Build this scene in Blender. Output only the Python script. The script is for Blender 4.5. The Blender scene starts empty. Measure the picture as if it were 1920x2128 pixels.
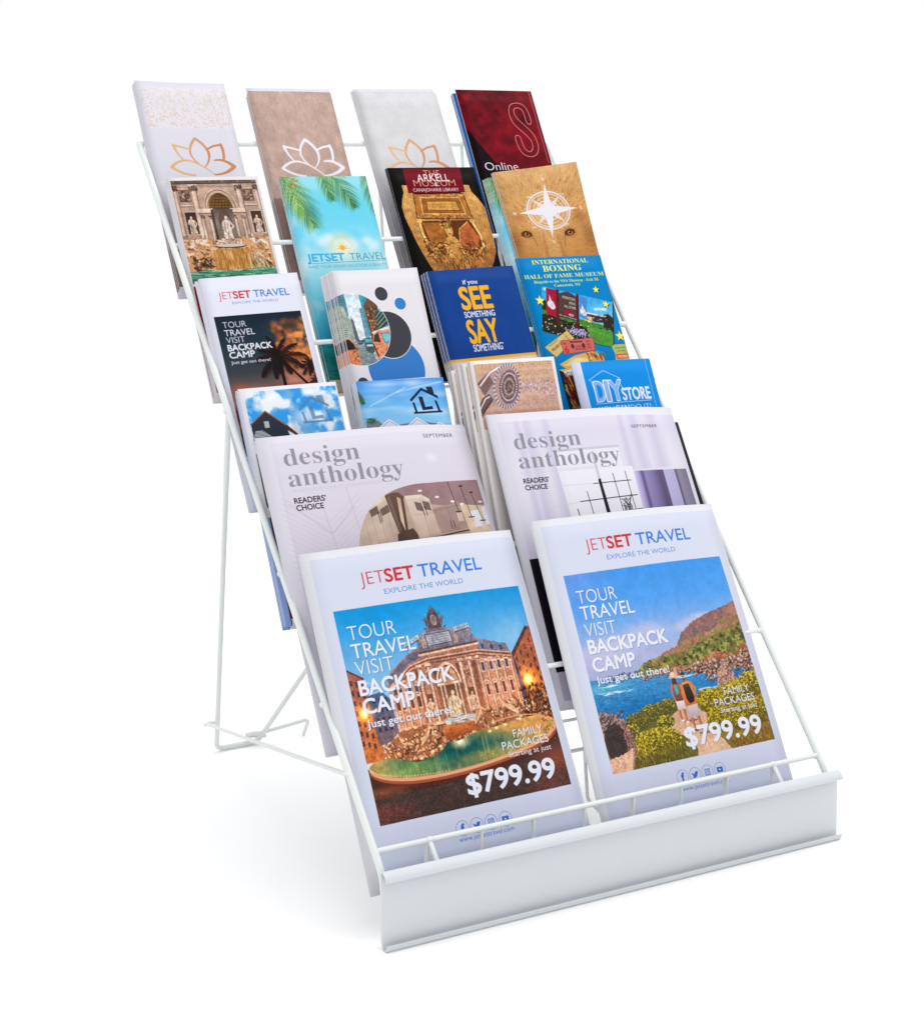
import bpy, bmesh, math, random
import numpy as np
from mathutils import Matrix, Vector

scene = bpy.context.scene
col = scene.collection

# ---------------------------------------------------------------- camera
cd = bpy.data.cameras.new('camera')
cam = bpy.data.objects.new('camera', cd)
col.objects.link(cam)
cd.sensor_fit = 'HORIZONTAL'
cd.sensor_width = 36.0
cd.lens = 3689.51 / 1920 * 36
cd.shift_x = 257.02 / 1920
cd.shift_y = -186.65 / 1920
cd.clip_start = 0.05
cd.clip_end = 60
cam.matrix_world = Matrix(((0.877060696, 0.075079246, -0.474476177, -0.665275096),
                           (-0.480035382, 0.099595759, -0.871577144, -1.112539342),
                           (-0.018181540, 0.992191409, 0.123392220, 0.586427180), (0, 0, 0, 1)))
scene.camera = cam

# ---------------------------------------------------------------- white studio: even surround, soft boxes
world = bpy.data.worlds.new('World')
scene.world = world
world.use_nodes = True
world.node_tree.nodes['Background'].inputs[0].default_value = (1.0, 1.0, 1.0, 1)
world.node_tree.nodes['Background'].inputs[1].default_value = 1.0


def softbox(name, loc, target, sx, sy, power, colour):
    li = bpy.data.lights.new(name, 'AREA')
    li.shape = 'RECTANGLE'
    li.size, li.size_y = sx, sy
    li.energy = power
    li.color = colour
    o = bpy.data.objects.new(name, li)
    col.objects.link(o)
    o.location = loc
    d = Vector(target) - Vector(loc)
    o.rotation_euler = d.to_track_quat('-Z', 'Y').to_euler()
    return o


softbox('softbox_overhead', (0.2, 0.4, 2.6), (0.2, 0.4, 0), 4.0, 4.0, 34.0, (1.0, 1.0, 1.0))
softbox('softbox_key', (1.2, 0.2, 1.75), (0.22, 0.3, 0.1), 0.9, 0.9, 7.0, (1.0, 0.985, 0.96))
softbox('softbox_front', (-0.3, -1.9, 1.1), (0.24, 0.25, 0.3), 0.8, 1.0, 2.2, (0.90, 0.94, 1.0))

scene.view_settings.view_transform = 'Standard'
scene.view_settings.look = 'None'
scene.view_settings.exposure = 0.0
scene.view_settings.gamma = 1.0
scene.cycles.max_bounces = 8
scene.cycles.use_denoising = True

LIT = 1.21        # how much light a leaning page gets, used to turn seen print colours into ink colours


# ---------------------------------------------------------------- materials
def srgb(c):
    c = np.asarray(c, float)
    return np.where(c <= 0.04045, c / 12.92, ((c + 0.055) / 1.055) ** 2.4)


def mat(name, colour, rough=0.5, spec=0.3, noise_amt=0.04, scale=40.0, bump=0.0, metallic=0.0):
    """plain surface with a faint procedural mottling of colour and gloss"""
    m = bpy.data.materials.new(name)
    m.use_nodes = True
    nt = m.node_tree
    b = nt.nodes['Principled BSDF']
    b.inputs['Roughness'].default_value = rough
    b.inputs['Specular IOR Level'].default_value = spec
    b.inputs['Metallic'].default_value = metallic
    tc = nt.nodes.new('ShaderNodeTexCoord')
    no = nt.nodes.new('ShaderNodeTexNoise')
    no.inputs['Scale'].default_value = scale
    no.inputs['Detail'].default_value = 4
    nt.links.new(tc.outputs['Object'], no.inputs['Vector'])
    mr = nt.nodes.new('ShaderNodeMapRange')
    mr.inputs[3].default_value = 1 - noise_amt
    mr.inputs[4].default_value = 1 + noise_amt
    nt.links.new(no.outputs['Fac'], mr.inputs[0])
    mx = nt.nodes.new('ShaderNodeVectorMath')
    mx.operation = 'SCALE'
    mx.inputs[0].default_value = colour
    nt.links.new(mr.outputs[0], mx.inputs['Scale'])
    nt.links.new(mx.outputs[0], b.inputs['Base Color'])
    if bump:
        bp = nt.nodes.new('ShaderNodeBump')
        bp.inputs['Strength'].default_value = bump
        bp.inputs['Distance'].default_value = 0.0004
        n2 = nt.nodes.new('ShaderNodeTexNoise')
        n2.inputs['Scale'].default_value = scale * 18
        n2.inputs['Detail'].default_value = 3
        nt.links.new(tc.outputs['Object'], n2.inputs['Vector'])
        nt.links.new(n2.outputs['Fac'], bp.inputs['Height'])
        nt.links.new(bp.outputs['Normal'], b.inputs['Normal'])
    return m


def edge_mat(name, c1, c2, pitch=0.0009):
    """cut edges of a block of pages: thin irregular layers"""
    m = mat(name, c1, 0.8, 0.1)
    nt = m.node_tree
    b = nt.nodes['Principled BSDF']
    tc = nt.nodes.new('ShaderNodeTexCoord')
    mp = nt.nodes.new('ShaderNodeMapping')
    mp.inputs['Scale'].default_value = (4, 4, 1 / pitch)
    no = nt.nodes.new('ShaderNodeTexNoise')
    no.inputs['Scale'].default_value = 1.0
    no.inputs['Detail'].default_value = 3
    nt.links.new(tc.outputs['Object'], mp.inputs[0])
    nt.links.new(mp.outputs[0], no.inputs['Vector'])
    cr = nt.nodes.new('ShaderNodeValToRGB')
    cr.color_ramp.elements[0].position = 0.36
    cr.color_ramp.elements[0].color = (*c2, 1)
    cr.color_ramp.elements[1].position = 0.56
    cr.color_ramp.elements[1].color = (*c1, 1)
    nt.links.new(no.outputs['Fac'], cr.inputs[0])
    nt.links.new(cr.outputs[0], b.inputs['Base Color'])
    return m


def print_mat(name, sheet, rough=0.45, spec=0.035):
    """printed face: the drawn sheet as colour, paper tooth as fine relief"""
    img = bpy.data.images.new(name, sheet.W, sheet.H, alpha=False)
    lin = srgb(np.clip(sheet.a, 0, 1)) / LIT
    a = np.clip(lin, 0, 0.92)
    enc = np.where(a <= 0.0031308, a * 12.92, 1.055 * a ** (1 / 2.4) - 0.055)
    px = np.ones((sheet.H, sheet.W, 4), np.float32)
    px[..., :3] = enc[::-1]
    img.pixels.foreach_set(px.ravel())
    img.update()
    img.pack()
    m = bpy.data.materials.new(name)
    m.use_nodes = True
    nt = m.node_tree
    b = nt.nodes['Principled BSDF']
    t = nt.nodes.new('ShaderNodeTexImage')
    t.image = img
    t.extension = 'EXTEND'
    t.interpolation = 'Cubic'
    nt.links.new(t.outputs[0], b.inputs['Base Color'])
    b.inputs['Roughness'].default_value = rough
    b.inputs['Specular IOR Level'].default_value = spec
    tc = nt.nodes.new('ShaderNodeTexCoord')
    n2 = nt.nodes.new('ShaderNodeTexNoise')
    n2.inputs['Scale'].default_value = 700
    bp = nt.nodes.new('ShaderNodeBump')
    bp.inputs['Strength'].default_value = 0.12
    bp.inputs['Distance'].default_value = 0.0002
    nt.links.new(tc.outputs['Object'], n2.inputs['Vector'])
    nt.links.new(n2.outputs['Fac'], bp.inputs['Height'])
    nt.links.new(bp.outputs['Normal'], b.inputs['Normal'])
    return m


PAINT = mat('white_powder_coat', (0.68, 0.71, 0.70), 0.38, 0.35, 0.015, 25, 0.25)
PANELM = mat('white_painted_sheet_steel', (0.575, 0.60, 0.63), 0.42, 0.3, 0.012, 9, 0.2)
PAPER = mat('white_paper', (0.67, 0.675, 0.72), 0.75, 0.1, 0.02, 30)
EDGE = edge_mat('page_edges', (0.64, 0.645, 0.69), (0.47, 0.47, 0.53))
EDGE_BOOK = edge_mat('booklet_page_edges', (0.66, 0.64, 0.61), (0.40, 0.38, 0.35), 0.0011)
EDGE_BLUE = edge_mat('blue_page_edges', (0.30, 0.42, 0.75), (0.06, 0.12, 0.34), 0.0013)
EDGE_PALE = edge_mat('pale_blue_page_edges', (0.50, 0.56, 0.72), (0.16, 0.22, 0.42), 0.0016)
EDGE_DARK = edge_mat('dark_page_edges', (0.50, 0.52, 0.56), (0.02, 0.02, 0.03), 0.0013)
FLOOR = mat('white_seamless_paper', (0.93, 0.93, 0.93), 0.9, 0.05, 0.004, 3)

# ---------------------------------------------------------------- print shop: small numpy rasteriser for the flat printed covers
S = 4.0                                   # print resolution, pixels per millimetre
_tobj = None


def glyph_contours(txt, space=1.0):
    """outline triangles of a word set in Blender's own built-in typeface (units: cap height = 1)"""
    global _tobj
    if _tobj is None:
        cu = bpy.data.curves.new('type_setting', 'FONT')
        _tobj = bpy.data.objects.new('type_setting', cu)
        bpy.context.scene.collection.objects.link(_tobj)
    cu = _tobj.data
    cu.body = txt
    cu.space_character = space
    cu.resolution_u = 5
    dg = bpy.context.evaluated_depsgraph_get()
    dg.update()
    me = _tobj.evaluated_get(dg).to_mesh()
    n = len(me.vertices)
    co = np.empty(n * 3)
    me.vertices.foreach_get('co', co)
    co = co.reshape(-1, 3)[:, :2]
    me.calc_loop_triangles()
    tr = np.empty(len(me.loop_triangles) * 3, dtype=np.int32)
    me.loop_triangles.foreach_get('vertices', tr)
    tris = co[tr.reshape(-1, 3)]
    e1, e2 = tris[:, 1] - tris[:, 0], tris[:, 2] - tris[:, 0]
    cw = e1[:, 0] * e2[:, 1] - e1[:, 1] * e2[:, 0] < 0
    tris[cw] = tris[cw][:, ::-1]
    T = tr.reshape(-1, 3)
    key = np.round(co, 5)
    _, uq = np.unique(key, axis=0, return_inverse=True)
    uq = uq.ravel()
    E = np.concatenate([T[:, [0, 1]], T[:, [1, 2]], T[:, [2, 0]]])
    K = np.sort(uq[E], 1)
    _, first, cnt = np.unique(K, axis=0, return_index=True, return_counts=True)
    rim = co[E[first[cnt == 1]]]
    _tobj.evaluated_get(dg).to_mesh_clear()
    return tris, rim


def type_done():
    global _tobj
    if _tobj:
        cu = _tobj.data
        bpy.data.objects.remove(_tobj)
        bpy.data.curves.remove(cu)
        _tobj = None


def serif(t):
    """map to the mathematical bold alphabet, the only serif letters Blender carries"""
    o = ''
    for ch in t:
        if 'a' <= ch <= 'z':
            o += chr(0x1D41A + ord(ch) - 97)
        elif 'A' <= ch <= 'Z':
            o += chr(0x1D400 + ord(ch) - 65)
        elif '0' <= ch <= '9':
            o += chr(0x1D7CE + ord(ch) - 48)
        else:
            o += ch
    return o


_capcache = {}


def noise(h, w, cell, octv=4, seed=0, gain=0.5):
    rng = np.random.RandomState(seed)
    out = np.zeros((h, w), np.float32)
    amp, tot = 1.0, 0.0
    for o in range(octv):
        c = cell / 2 ** o
        if isinstance(c, tuple):
            pass
        c = max(c, 1.0)
        gh, gw = int(h / c) + 3, int(w / c) + 3
        g = rng.rand(gh, gw).astype(np.float32)
        y = np.arange(h) / c
        x = np.arange(w) / c
        yi, xi = y.astype(int), x.astype(int)
        fy, fx = y - yi, x - xi
        fy = fy * fy * (3 - 2 * fy)
        fx = fx * fx * (3 - 2 * fx)
        a = g[yi][:, xi] * (1 - fx) + g[yi][:, xi + 1] * fx
        b = g[yi + 1][:, xi] * (1 - fx) + g[yi + 1][:, xi + 1] * fx
        out += amp * (a * (1 - fy)[:, None] + b * fy[:, None])
        tot += amp
        amp *= gain
    return out / tot


class Print:
    """one printed sheet, millimetres from its top left corner, colours as 0-255"""

    def __init__(s, w, h, bg=(255, 255, 255)):
        s.W, s.H = int(w * S), int(h * S)
        s.w, s.h = w, h
        s.a = np.empty((s.H, s.W, 3), np.float32)
        s.a[:] = np.array(bg, np.float32) / 255
        s.clip = None

    # -- masks
    def fillmask(s, contours, ss=3):
        """non-zero coverage of closed contours; returns (y0,x0,mask)"""
        C = [np.asarray(c, float) * S for c in contours]
        A = np.concatenate(C)
        B = np.concatenate([np.roll(c, -1, 0) for c in C])
        x0 = int(max(0, math.floor(A[:, 0].min())))
        x1 = int(min(s.W, math.ceil(A[:, 0].max()) + 1))
        y0 = int(max(0, math.floor(A[:, 1].min())))
        y1 = int(min(s.H, math.ceil(A[:, 1].max()) + 1))
        if x1 <= x0 or y1 <= y0:
            return None
        w, h = x1 - x0, (y1 - y0) * ss
        A = (A - [x0, y0]) * [1, ss]
        B = (B - [x0, y0]) * [1, ss]
        dirn = np.where(A[:, 1] > B[:, 1], -1.0, 1.0)
        sw = dirn < 0
        A[sw], B[sw] = B[sw].copy(), A[sw].copy()
        ya = np.clip(np.ceil(A[:, 1] - 0.5), 0, h).astype(int)
        yb = np.clip(np.ceil(B[:, 1] - 0.5), 0, h).astype(int)
        cnt = np.maximum(yb - ya, 0)
        k = cnt > 0
        A, B, ya, cnt, dirn = A[k], B[k], ya[k], cnt[k], dirn[k]
        if not len(A):
            return None
        idx = np.repeat(np.arange(len(A)), cnt)
        off = np.arange(cnt.sum()) - np.repeat(np.cumsum(cnt) - cnt, cnt)
        row = ya[idx] + off
        t = (row + 0.5 - A[idx, 1]) / (B[idx, 1] - A[idx, 1])
        xx = np.clip(A[idx, 0] + t * (B[idx, 0] - A[idx, 0]), 0, w)
        sign = dirn[idx]
        xi = np.minimum(xx.astype(int), w)
        fx = xx - xi
        W2 = w + 2
        D = np.bincount(row * W2 + xi, sign * (1 - fx), h * W2) + np.bincount(row * W2 + xi + 1, sign * fx, h * W2)
        m = np.minimum(np.abs(np.cumsum(D.reshape(h, W2), 1)[:, :w]), 1)
        m = m.reshape(y1 - y0, ss, w).mean(1)
        return y0, x0, np.clip(m, 0, 1).astype(np.float32)

    def segmask(s, segs, wd):
        """coverage of round capped strokes; segs [(x,y,x,y[,w0,w1])]"""
        P = np.asarray([q[:4] for q in segs], float) * S
        wmax = max([max(q[4:6]) if len(q) > 4 else wd for q in segs]) * S
        x0 = int(max(0, P[:, [0, 2]].min() - wmax - 1))
        x1 = int(min(s.W, P[:, [0, 2]].max() + wmax + 2))
        y0 = int(max(0, P[:, [1, 3]].min() - wmax - 1))
        y1 = int(min(s.H, P[:, [1, 3]].max() + wmax + 2))
        if x1 <= x0 or y1 <= y0:
            return None
        M = np.zeros((y1 - y0, x1 - x0), np.float32)
        for q in segs:
            ax, ay, bx, by = [v * S for v in q[:4]]
            ra, rb = (q[4] * S / 2, q[5] * S / 2) if len(q) > 4 else (wd * S / 2, wd * S / 2)
            r = max(ra, rb) + 1
            u0, u1 = int(max(x0, min(ax, bx) - r)), int(min(x1, max(ax, bx) + r + 1))
            v0, v1 = int(max(y0, min(ay, by) - r)), int(min(y1, max(ay, by) + r + 1))
            if u1 <= u0 or v1 <= v0:
                continue
            X = (np.arange(u0, u1) + 0.5 - ax)[None, :]
            Y = (np.arange(v0, v1) + 0.5 - ay)[:, None]
            dx, dy = bx - ax, by - ay
            L = dx * dx + dy * dy + 1e-9
            t = np.clip((X * dx + Y * dy) / L, 0, 1)
            d = np.hypot(X - t * dx, Y - t * dy)
            c = np.clip(ra + (rb - ra) * t - d + 0.5, 0, 1)
            sl = M[v0 - y0:v1 - y0, u0 - x0:u1 - x0]
            np.maximum(sl, c, out=sl)
        return y0, x0, M

    # -- paint
    def put(s, m, col, alpha=1.0, mode='mix'):
        if m is None:
            return
        y0, x0, M = m
        h, w = M.shape
        if h <= 0 or w <= 0:
            return
        M = M * alpha
        if s.clip is not None:
            M = M * s.clip[y0:y0 + h, x0:x0 + w]
        R = s.a[y0:y0 + h, x0:x0 + w]
        if callable(col):
            C = col(y0, x0, h, w)
        else:
            C = np.array(col, np.float32) / 255
            if C.ndim == 2 and C.shape[0] == 2:          # vertical gradient
                t = np.linspace(0, 1, h)[:, None, None]
                C = C[0] * (1 - t) + C[1] * t
        M = M[..., None]
        if mode == 'mix':
            R[:] = R * (1 - M) + C * M
        elif mode == 'add':
            R[:] = np.minimum(R + C * M, 1)
        elif mode == 'mul':
            R[:] = R * (1 - M + C * M)

    def poly(s, pts, col, alpha=1.0, mode='mix'):
        s.put(s.fillmask([pts]), col, alpha, mode)

    def rect(s, x0, y0, x1, y1, col, alpha=1.0, mode='mix'):
        s.poly([(x0, y0), (x1, y0), (x1, y1), (x0, y1)], col, alpha, mode)

    def ell(s, cx, cy, rx, ry, col, alpha=1.0, mode='mix', n=48, a0=0, a1=2 * math.pi, rot=0):
        p = []
        for i in range(n):
            t = a0 + (a1 - a0) * i / (n if a1 - a0 > 6.2 else n - 1)
            x, y = rx * math.cos(t), ry * math.sin(t)
            p.append((cx + x * math.cos(rot) - y * math.sin(rot), cy + x * math.sin(rot) + y * math.cos(rot)))
        s.poly(p, col, alpha, mode)

    def line(s, pts, wd, col, alpha=1.0, mode='mix'):
        s.put(s.segmask([(*a, *b) for a, b in zip(pts[:-1], pts[1:])], wd), col, alpha, mode)

    def segs(s, sg, wd, col, alpha=1.0, mode='mix'):
        s.put(s.segmask(sg, wd), col, alpha, mode)

    def glow(s, cx, cy, rx, ry, col, alpha=1.0, mode='add', p=1.0):
        x0, x1 = int(max(0, (cx - rx) * S)), int(min(s.W, (cx + rx) * S))
        y0, y1 = int(max(0, (cy - ry) * S)), int(min(s.H, (cy + ry) * S))
        if x1 <= x0 or y1 <= y0:
            return
        X = ((np.arange(x0, x1) + .5) / S - cx)[None, :] / rx
        Y = ((np.arange(y0, y1) + .5) / S - cy)[:, None] / ry
        m = np.clip(1 - np.hypot(X, Y), 0, 1) ** p
        m = (m * m * (3 - 2 * m)).astype(np.float32)
        s.put((y0, x0, m), col, alpha, mode)

    def grad(s, x0, y0, x1, y1, stops, horizontal=False):
        """stops [(t, colour)] inside a rectangle"""
        t = [q[0] for q in stops]
        c = np.array([q[1] for q in stops], float) / 255

        def f(yy, xx, h, w):
            if horizontal:
                q = ((xx + np.arange(w) + .5) / S - x0) / (x1 - x0)
            else:
                q = ((yy + np.arange(h) + .5) / S - y0) / (y1 - y0)
            r = np.stack([np.interp(q, t, c[:, i]) for i in range(3)], -1)
            r = r[None] if horizontal else r[:, None]
            return np.broadcast_to(r, (h, w, 3))
        s.rect(x0, y0, x1, y1, f)

    def grain(s, m, amp, cell, seed, octv=3, col=None, thr=None, soft=0.1, sx=1.0, sy=1.0, alpha=1.0):
        """noise inside mask m: brightness grain, or patches of colour where the noise exceeds thr"""
        if m is None:
            return
        y0, x0, M = m
        h, w = M.shape
        n = noise(max(2, int(h / sy) + 2), max(2, int(w / sx) + 2), cell * S, octv, seed)
        yi = np.minimum((np.arange(h) / sy).astype(int), n.shape[0] - 1)
        xi = np.minimum((np.arange(w) / sx).astype(int), n.shape[1] - 1)
        n = n[yi][:, xi]
        if s.clip is not None:
            M = M * s.clip[y0:y0 + h, x0:x0 + w]
        R = s.a[y0:y0 + h, x0:x0 + w]
        if thr is None:
            R[:] = np.clip(R * (1 + (n - 0.5)[..., None] * 2 * amp * M[..., None]), 0, 1)
        else:
            k = np.clip((n - thr) / soft, 0, 1)[..., None] * M[..., None] * alpha
            R[:] = R * (1 - k) + np.array(col, np.float32) / 255 * k

    def rm(s, x0, y0, x1, y1):
        return s.fillmask([[(x0, y0), (x1, y0), (x1, y1), (x0, y1)]])

    def soft(s, x0, y0, x1, y1, f=8):
        """rectangle mask with feathered borders"""
        m = s.rm(x0, y0, x1, y1)
        h, w = m[2].shape
        X = (m[1] + np.arange(w)) / S
        Y = (m[0] + np.arange(h)) / S
        fx = np.clip(np.minimum(X - x0, x1 - X) / f, 0, 1)
        fy = np.clip(np.minimum(Y - y0, y1 - Y) / f, 0, 1)
        k = np.outer(fy * fy * (3 - 2 * fy), fx * fx * (3 - 2 * fx)).astype(np.float32)
        return m[0], m[1], m[2] * k

    def dabs(s, n, region, cols, size, seed, asp=1.0, ang=0.0, dang=3.14, alpha=0.8, inside=None):
        """brush dabs scattered over region (x0,y0,x1,y1) or where inside(x,y) holds"""
        rnd = random.Random(seed)
        x0, y0, x1, y1 = region
        for _ in range(n):
            x, y = rnd.uniform(x0, x1), rnd.uniform(y0, y1)
            if inside and not inside(x, y):
                continue
            r = rnd.uniform(*size)
            a = ang + rnd.uniform(-dang, dang) / 2
            dx, dy = math.cos(a) * r * asp / 2, math.sin(a) * r * asp / 2
            s.put(s.segmask([(x - dx, y - dy, x + dx, y + dy, r, r * .6)], r), rnd.choice(cols), alpha * rnd.uniform(.6, 1))

    def text(s, t, x, y, cap, col, width=None, bold=0.0, anchor='l', space=1.0, alpha=1.0, shadow=None, skew=0.0, rot=0.0, outline=None):
        """baseline at y, capital height cap (mm), stretched to width when given"""
        tr, rim = glyph_contours(t, space)
        if 'H' not in _capcache:
            hh, _ = glyph_contours('H')
            _capcache['H'] = hh[..., 1].max()
        H = _capcache['H']
        tr, rim = tr / H, rim / H
        mn, mx = tr[..., 0].min(), tr[..., 0].max()
        sx = cap if width is None else width / (mx - mn)
        wd = (mx - mn) * sx

        def lay(A):
            P = np.empty_like(A)
            P[..., 0] = (A[..., 0] - mn) * sx + A[..., 1] * cap * skew
            P[..., 1] = -A[..., 1] * cap
            P[..., 0] -= wd / 2 if anchor == 'c' else wd if anchor == 'r' else 0
            if rot:
                c_, s_ = math.cos(rot), math.sin(rot)
                P = np.stack([P[..., 0] * c_ - P[..., 1] * s_, P[..., 0] * s_ + P[..., 1] * c_], -1)
            return P + [x, y]
        P = lay(tr)
        m = s.fillmask(list(P))
        if m is None:
            return wd
        if bold:
            g = s.segmask([tuple(q.ravel()) for q in lay(rim)], 2 * abs(bold) * 1.15 * min(cap, sx))
            y0, x0 = min(m[0], g[0]), min(m[1], g[1])
            y1 = max(m[0] + m[2].shape[0], g[0] + g[2].shape[0])
            x1 = max(m[1] + m[2].shape[1], g[1] + g[2].shape[1])
            A = np.zeros((y1 - y0, x1 - x0), np.float32)
            B = np.zeros_like(A)
            A[m[0] - y0:m[0] - y0 + m[2].shape[0], m[1] - x0:m[1] - x0 + m[2].shape[1]] = m[2]
            B[g[0] - y0:g[0] - y0 + g[2].shape[0], g[1] - x0:g[1] - x0 + g[2].shape[1]] = g[2]
            m = (y0, x0, np.maximum(A, B) if bold > 0 else A * (1 - B * .9))
        if shadow:
            oy, ox = int(shadow[1] * S), int(shadow[0] * S)
            M2 = np.zeros((m[2].shape[0] + oy, m[2].shape[1] + ox), np.float32)
            M2[oy:, ox:] = m[2]
            h2, w2 = min(M2.shape[0], s.H - m[0]), min(M2.shape[1], s.W - m[1])
            s.put((m[0], m[1], M2[:h2, :w2]), shadow[2], shadow[3])
        s.put(m, col, alpha)
        return wd


def lerp(a, b, t):
    return a + (b - a) * t


def bez(p0, p1, p2, n=10):
    return [(lerp(lerp(p0[0], p1[0], t), lerp(p1[0], p2[0], t), t), lerp(lerp(p0[1], p1[1], t), lerp(p1[1], p2[1], t), t))
            for t in [i / n for i in range(n + 1)]]


def rag(pts, amp, step, seed):
    """make a polyline ragged"""
    rnd = random.Random(seed)
    out = []
    for a, b in zip(pts[:-1], pts[1:]):
        L = math.hypot(b[0] - a[0], b[1] - a[1])
        n = max(1, int(L / step))
        for i in range(n):
            t = i / n
            out.append((lerp(a[0], b[0], t) + rnd.uniform(-amp, amp) * .4, lerp(a[1], b[1], t) + rnd.uniform(-amp, amp)))
    out.append(pts[-1])
    return out

# ---------------------------------------------------------------- cover artwork (all sizes in millimetres)
WHITE = (228, 226, 234)


def lotus(c, x, y, w, col, col2=None):
    """line drawn lotus: x,y = tip of the middle petal, w = overall width"""
    k = w / 67.0
    col2 = col2 or col

    def q(px, py):
        return (x + (px - 51.4) * k, y + (py - 61.2) * k)

    def petal(p, w0, w1, cc):
        n = len(p) - 1
        c.segs([(*q(*a), *q(*b), lerp(w0, w1, i / n) * k, lerp(w0, w1, (i + 1) / n) * k) for i, (a, b) in enumerate(zip(p[:-1], p[1:]))], 1, cc)
    mid = tuple((a + b) / 2 for a, b in zip(col, col2))
    petal(bez((51.4, 61.5), (43.5, 69), (43.0, 77)), 3.0, 2.2, mid)
    petal(bez((43.0, 77), (43.5, 86), (55, 93)), 2.2, 1.0, mid)
    petal(bez((51.4, 61.5), (60.5, 68), (62.5, 76)), 3.2, 3.0, mid)
    petal(bez((62.5, 76), (63.5, 86), (54.5, 93.3)), 3.0, 0.8, col2)
    petal([(26.6, 69.0), (35, 71.0), (43.6, 73.6)], 2.4, 1.8, col)
    petal(bez((26.6, 69.0), (28.5, 78), (34, 84.5)), 3.0, 1.4, col)
    petal([(77.4, 68.3), (69, 69.8), (61, 73.6)], 2.4, 2.0, col2)
    petal(bez((77.4, 68.3), (79.8, 76), (77.0, 85)), 3.4, 2.6, col2)
    petal(bez((20, 92.8), (30, 83.5), (41, 86)), 3.0, 2.0, col)
    petal(bez((41, 86), (52, 89), (64, 101)), 2.0, 1.2, col)
    petal(bez((20, 92.8), (30, 101), (43, 101.5)), 3.0, 2.0, col)
    petal(bez((86.6, 92.4), (77, 83.0), (67, 85.5)), 4.0, 1.6, col2)
    petal(bez((86.6, 92.4), (77, 101), (64, 101)), 4.0, 1.6, col2)


def art_leaf_lotus(w, h):
    c = Print(w, h, (219, 217, 227))
    c.rect(3.5, 6, w, 51, (224, 220, 228))
    rnd = random.Random(4)
    for i in range(620):
        x, y = rnd.uniform(4, w), rnd.uniform(7, 50)
        a = rnd.uniform(0, 6.3)
        t = y / 50
        col = (lerp(212, 220, t), lerp(198, 184, t), lerp(166, 170, t))
        if rnd.random() < .25:
            col = (232, 214, 205)
        L = rnd.uniform(.9, 1.8)
        dx, dy = math.cos(a) * L, math.sin(a) * L
        c.segs([(x - dx, y - dy, x, y, .15, .95), (x, y, x + dx, y + dy, .95, .1)], 1, col, .8)
        if i % 3 == 0:
            c.line([(x - dx * 2, y - dy * 2), (x - dx, y - dy)], .25, col, .8)
    c.put(c.rm(0, 51, w, h), [(218, 216, 225), (217, 215, 225)])
    lotus(c, 51.4, 61.2, 67, (224, 178, 130), (200, 138, 100))
    c.grad(0, 108, w, h - 7, [(0, (226, 223, 232)), (.35, (196, 190, 200)), (.6, (176, 166, 172)), (.62, (150, 124, 118)), (1, (120, 96, 92))])  # shade between the tiers painted into the print as purple-grey, then a brown strip
    c.rect(0, h - 7, w, h, (214, 212, 226))
    return c


def art_brown_lotus(w, h):
    c = Print(w, h, (190, 162, 150))
    m = c.rm(0, 0, w, h)
    c.grain(m, .10, 9, 3, 4)
    c.grain(m, .05, 1.1, 8, 2)
    c.grain(m, .05, 1.2, 9, 2, sy=5)
    lotus(c, 50.8, 54.5, 68.5, (234, 232, 242))
    c.rect(0, 120, w, h, (90, 70, 66), .35)
    c.rect(0, h - 9, w, h, (214, 212, 228))
    return c


def art_pearl_lotus(w, h):
    c = Print(w, h, (211, 210, 213))
    m = c.rm(0, 0, w, h)
    c.grain(m, .035, 14, 5, 3)
    c.grain(m, .03, .8, 6, 2, sy=2)
    lotus(c, 48.1, 55.3, 71.7, (226, 186, 142), (206, 150, 112))
    c.grad(0, 90, w, h, [(0, (205, 204, 207)), (.5, (150, 150, 156)), (1, (150, 144, 136))])
    c.grain(c.rm(0, 90, w, h), .04, 10, 7, 3)
    return c


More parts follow.
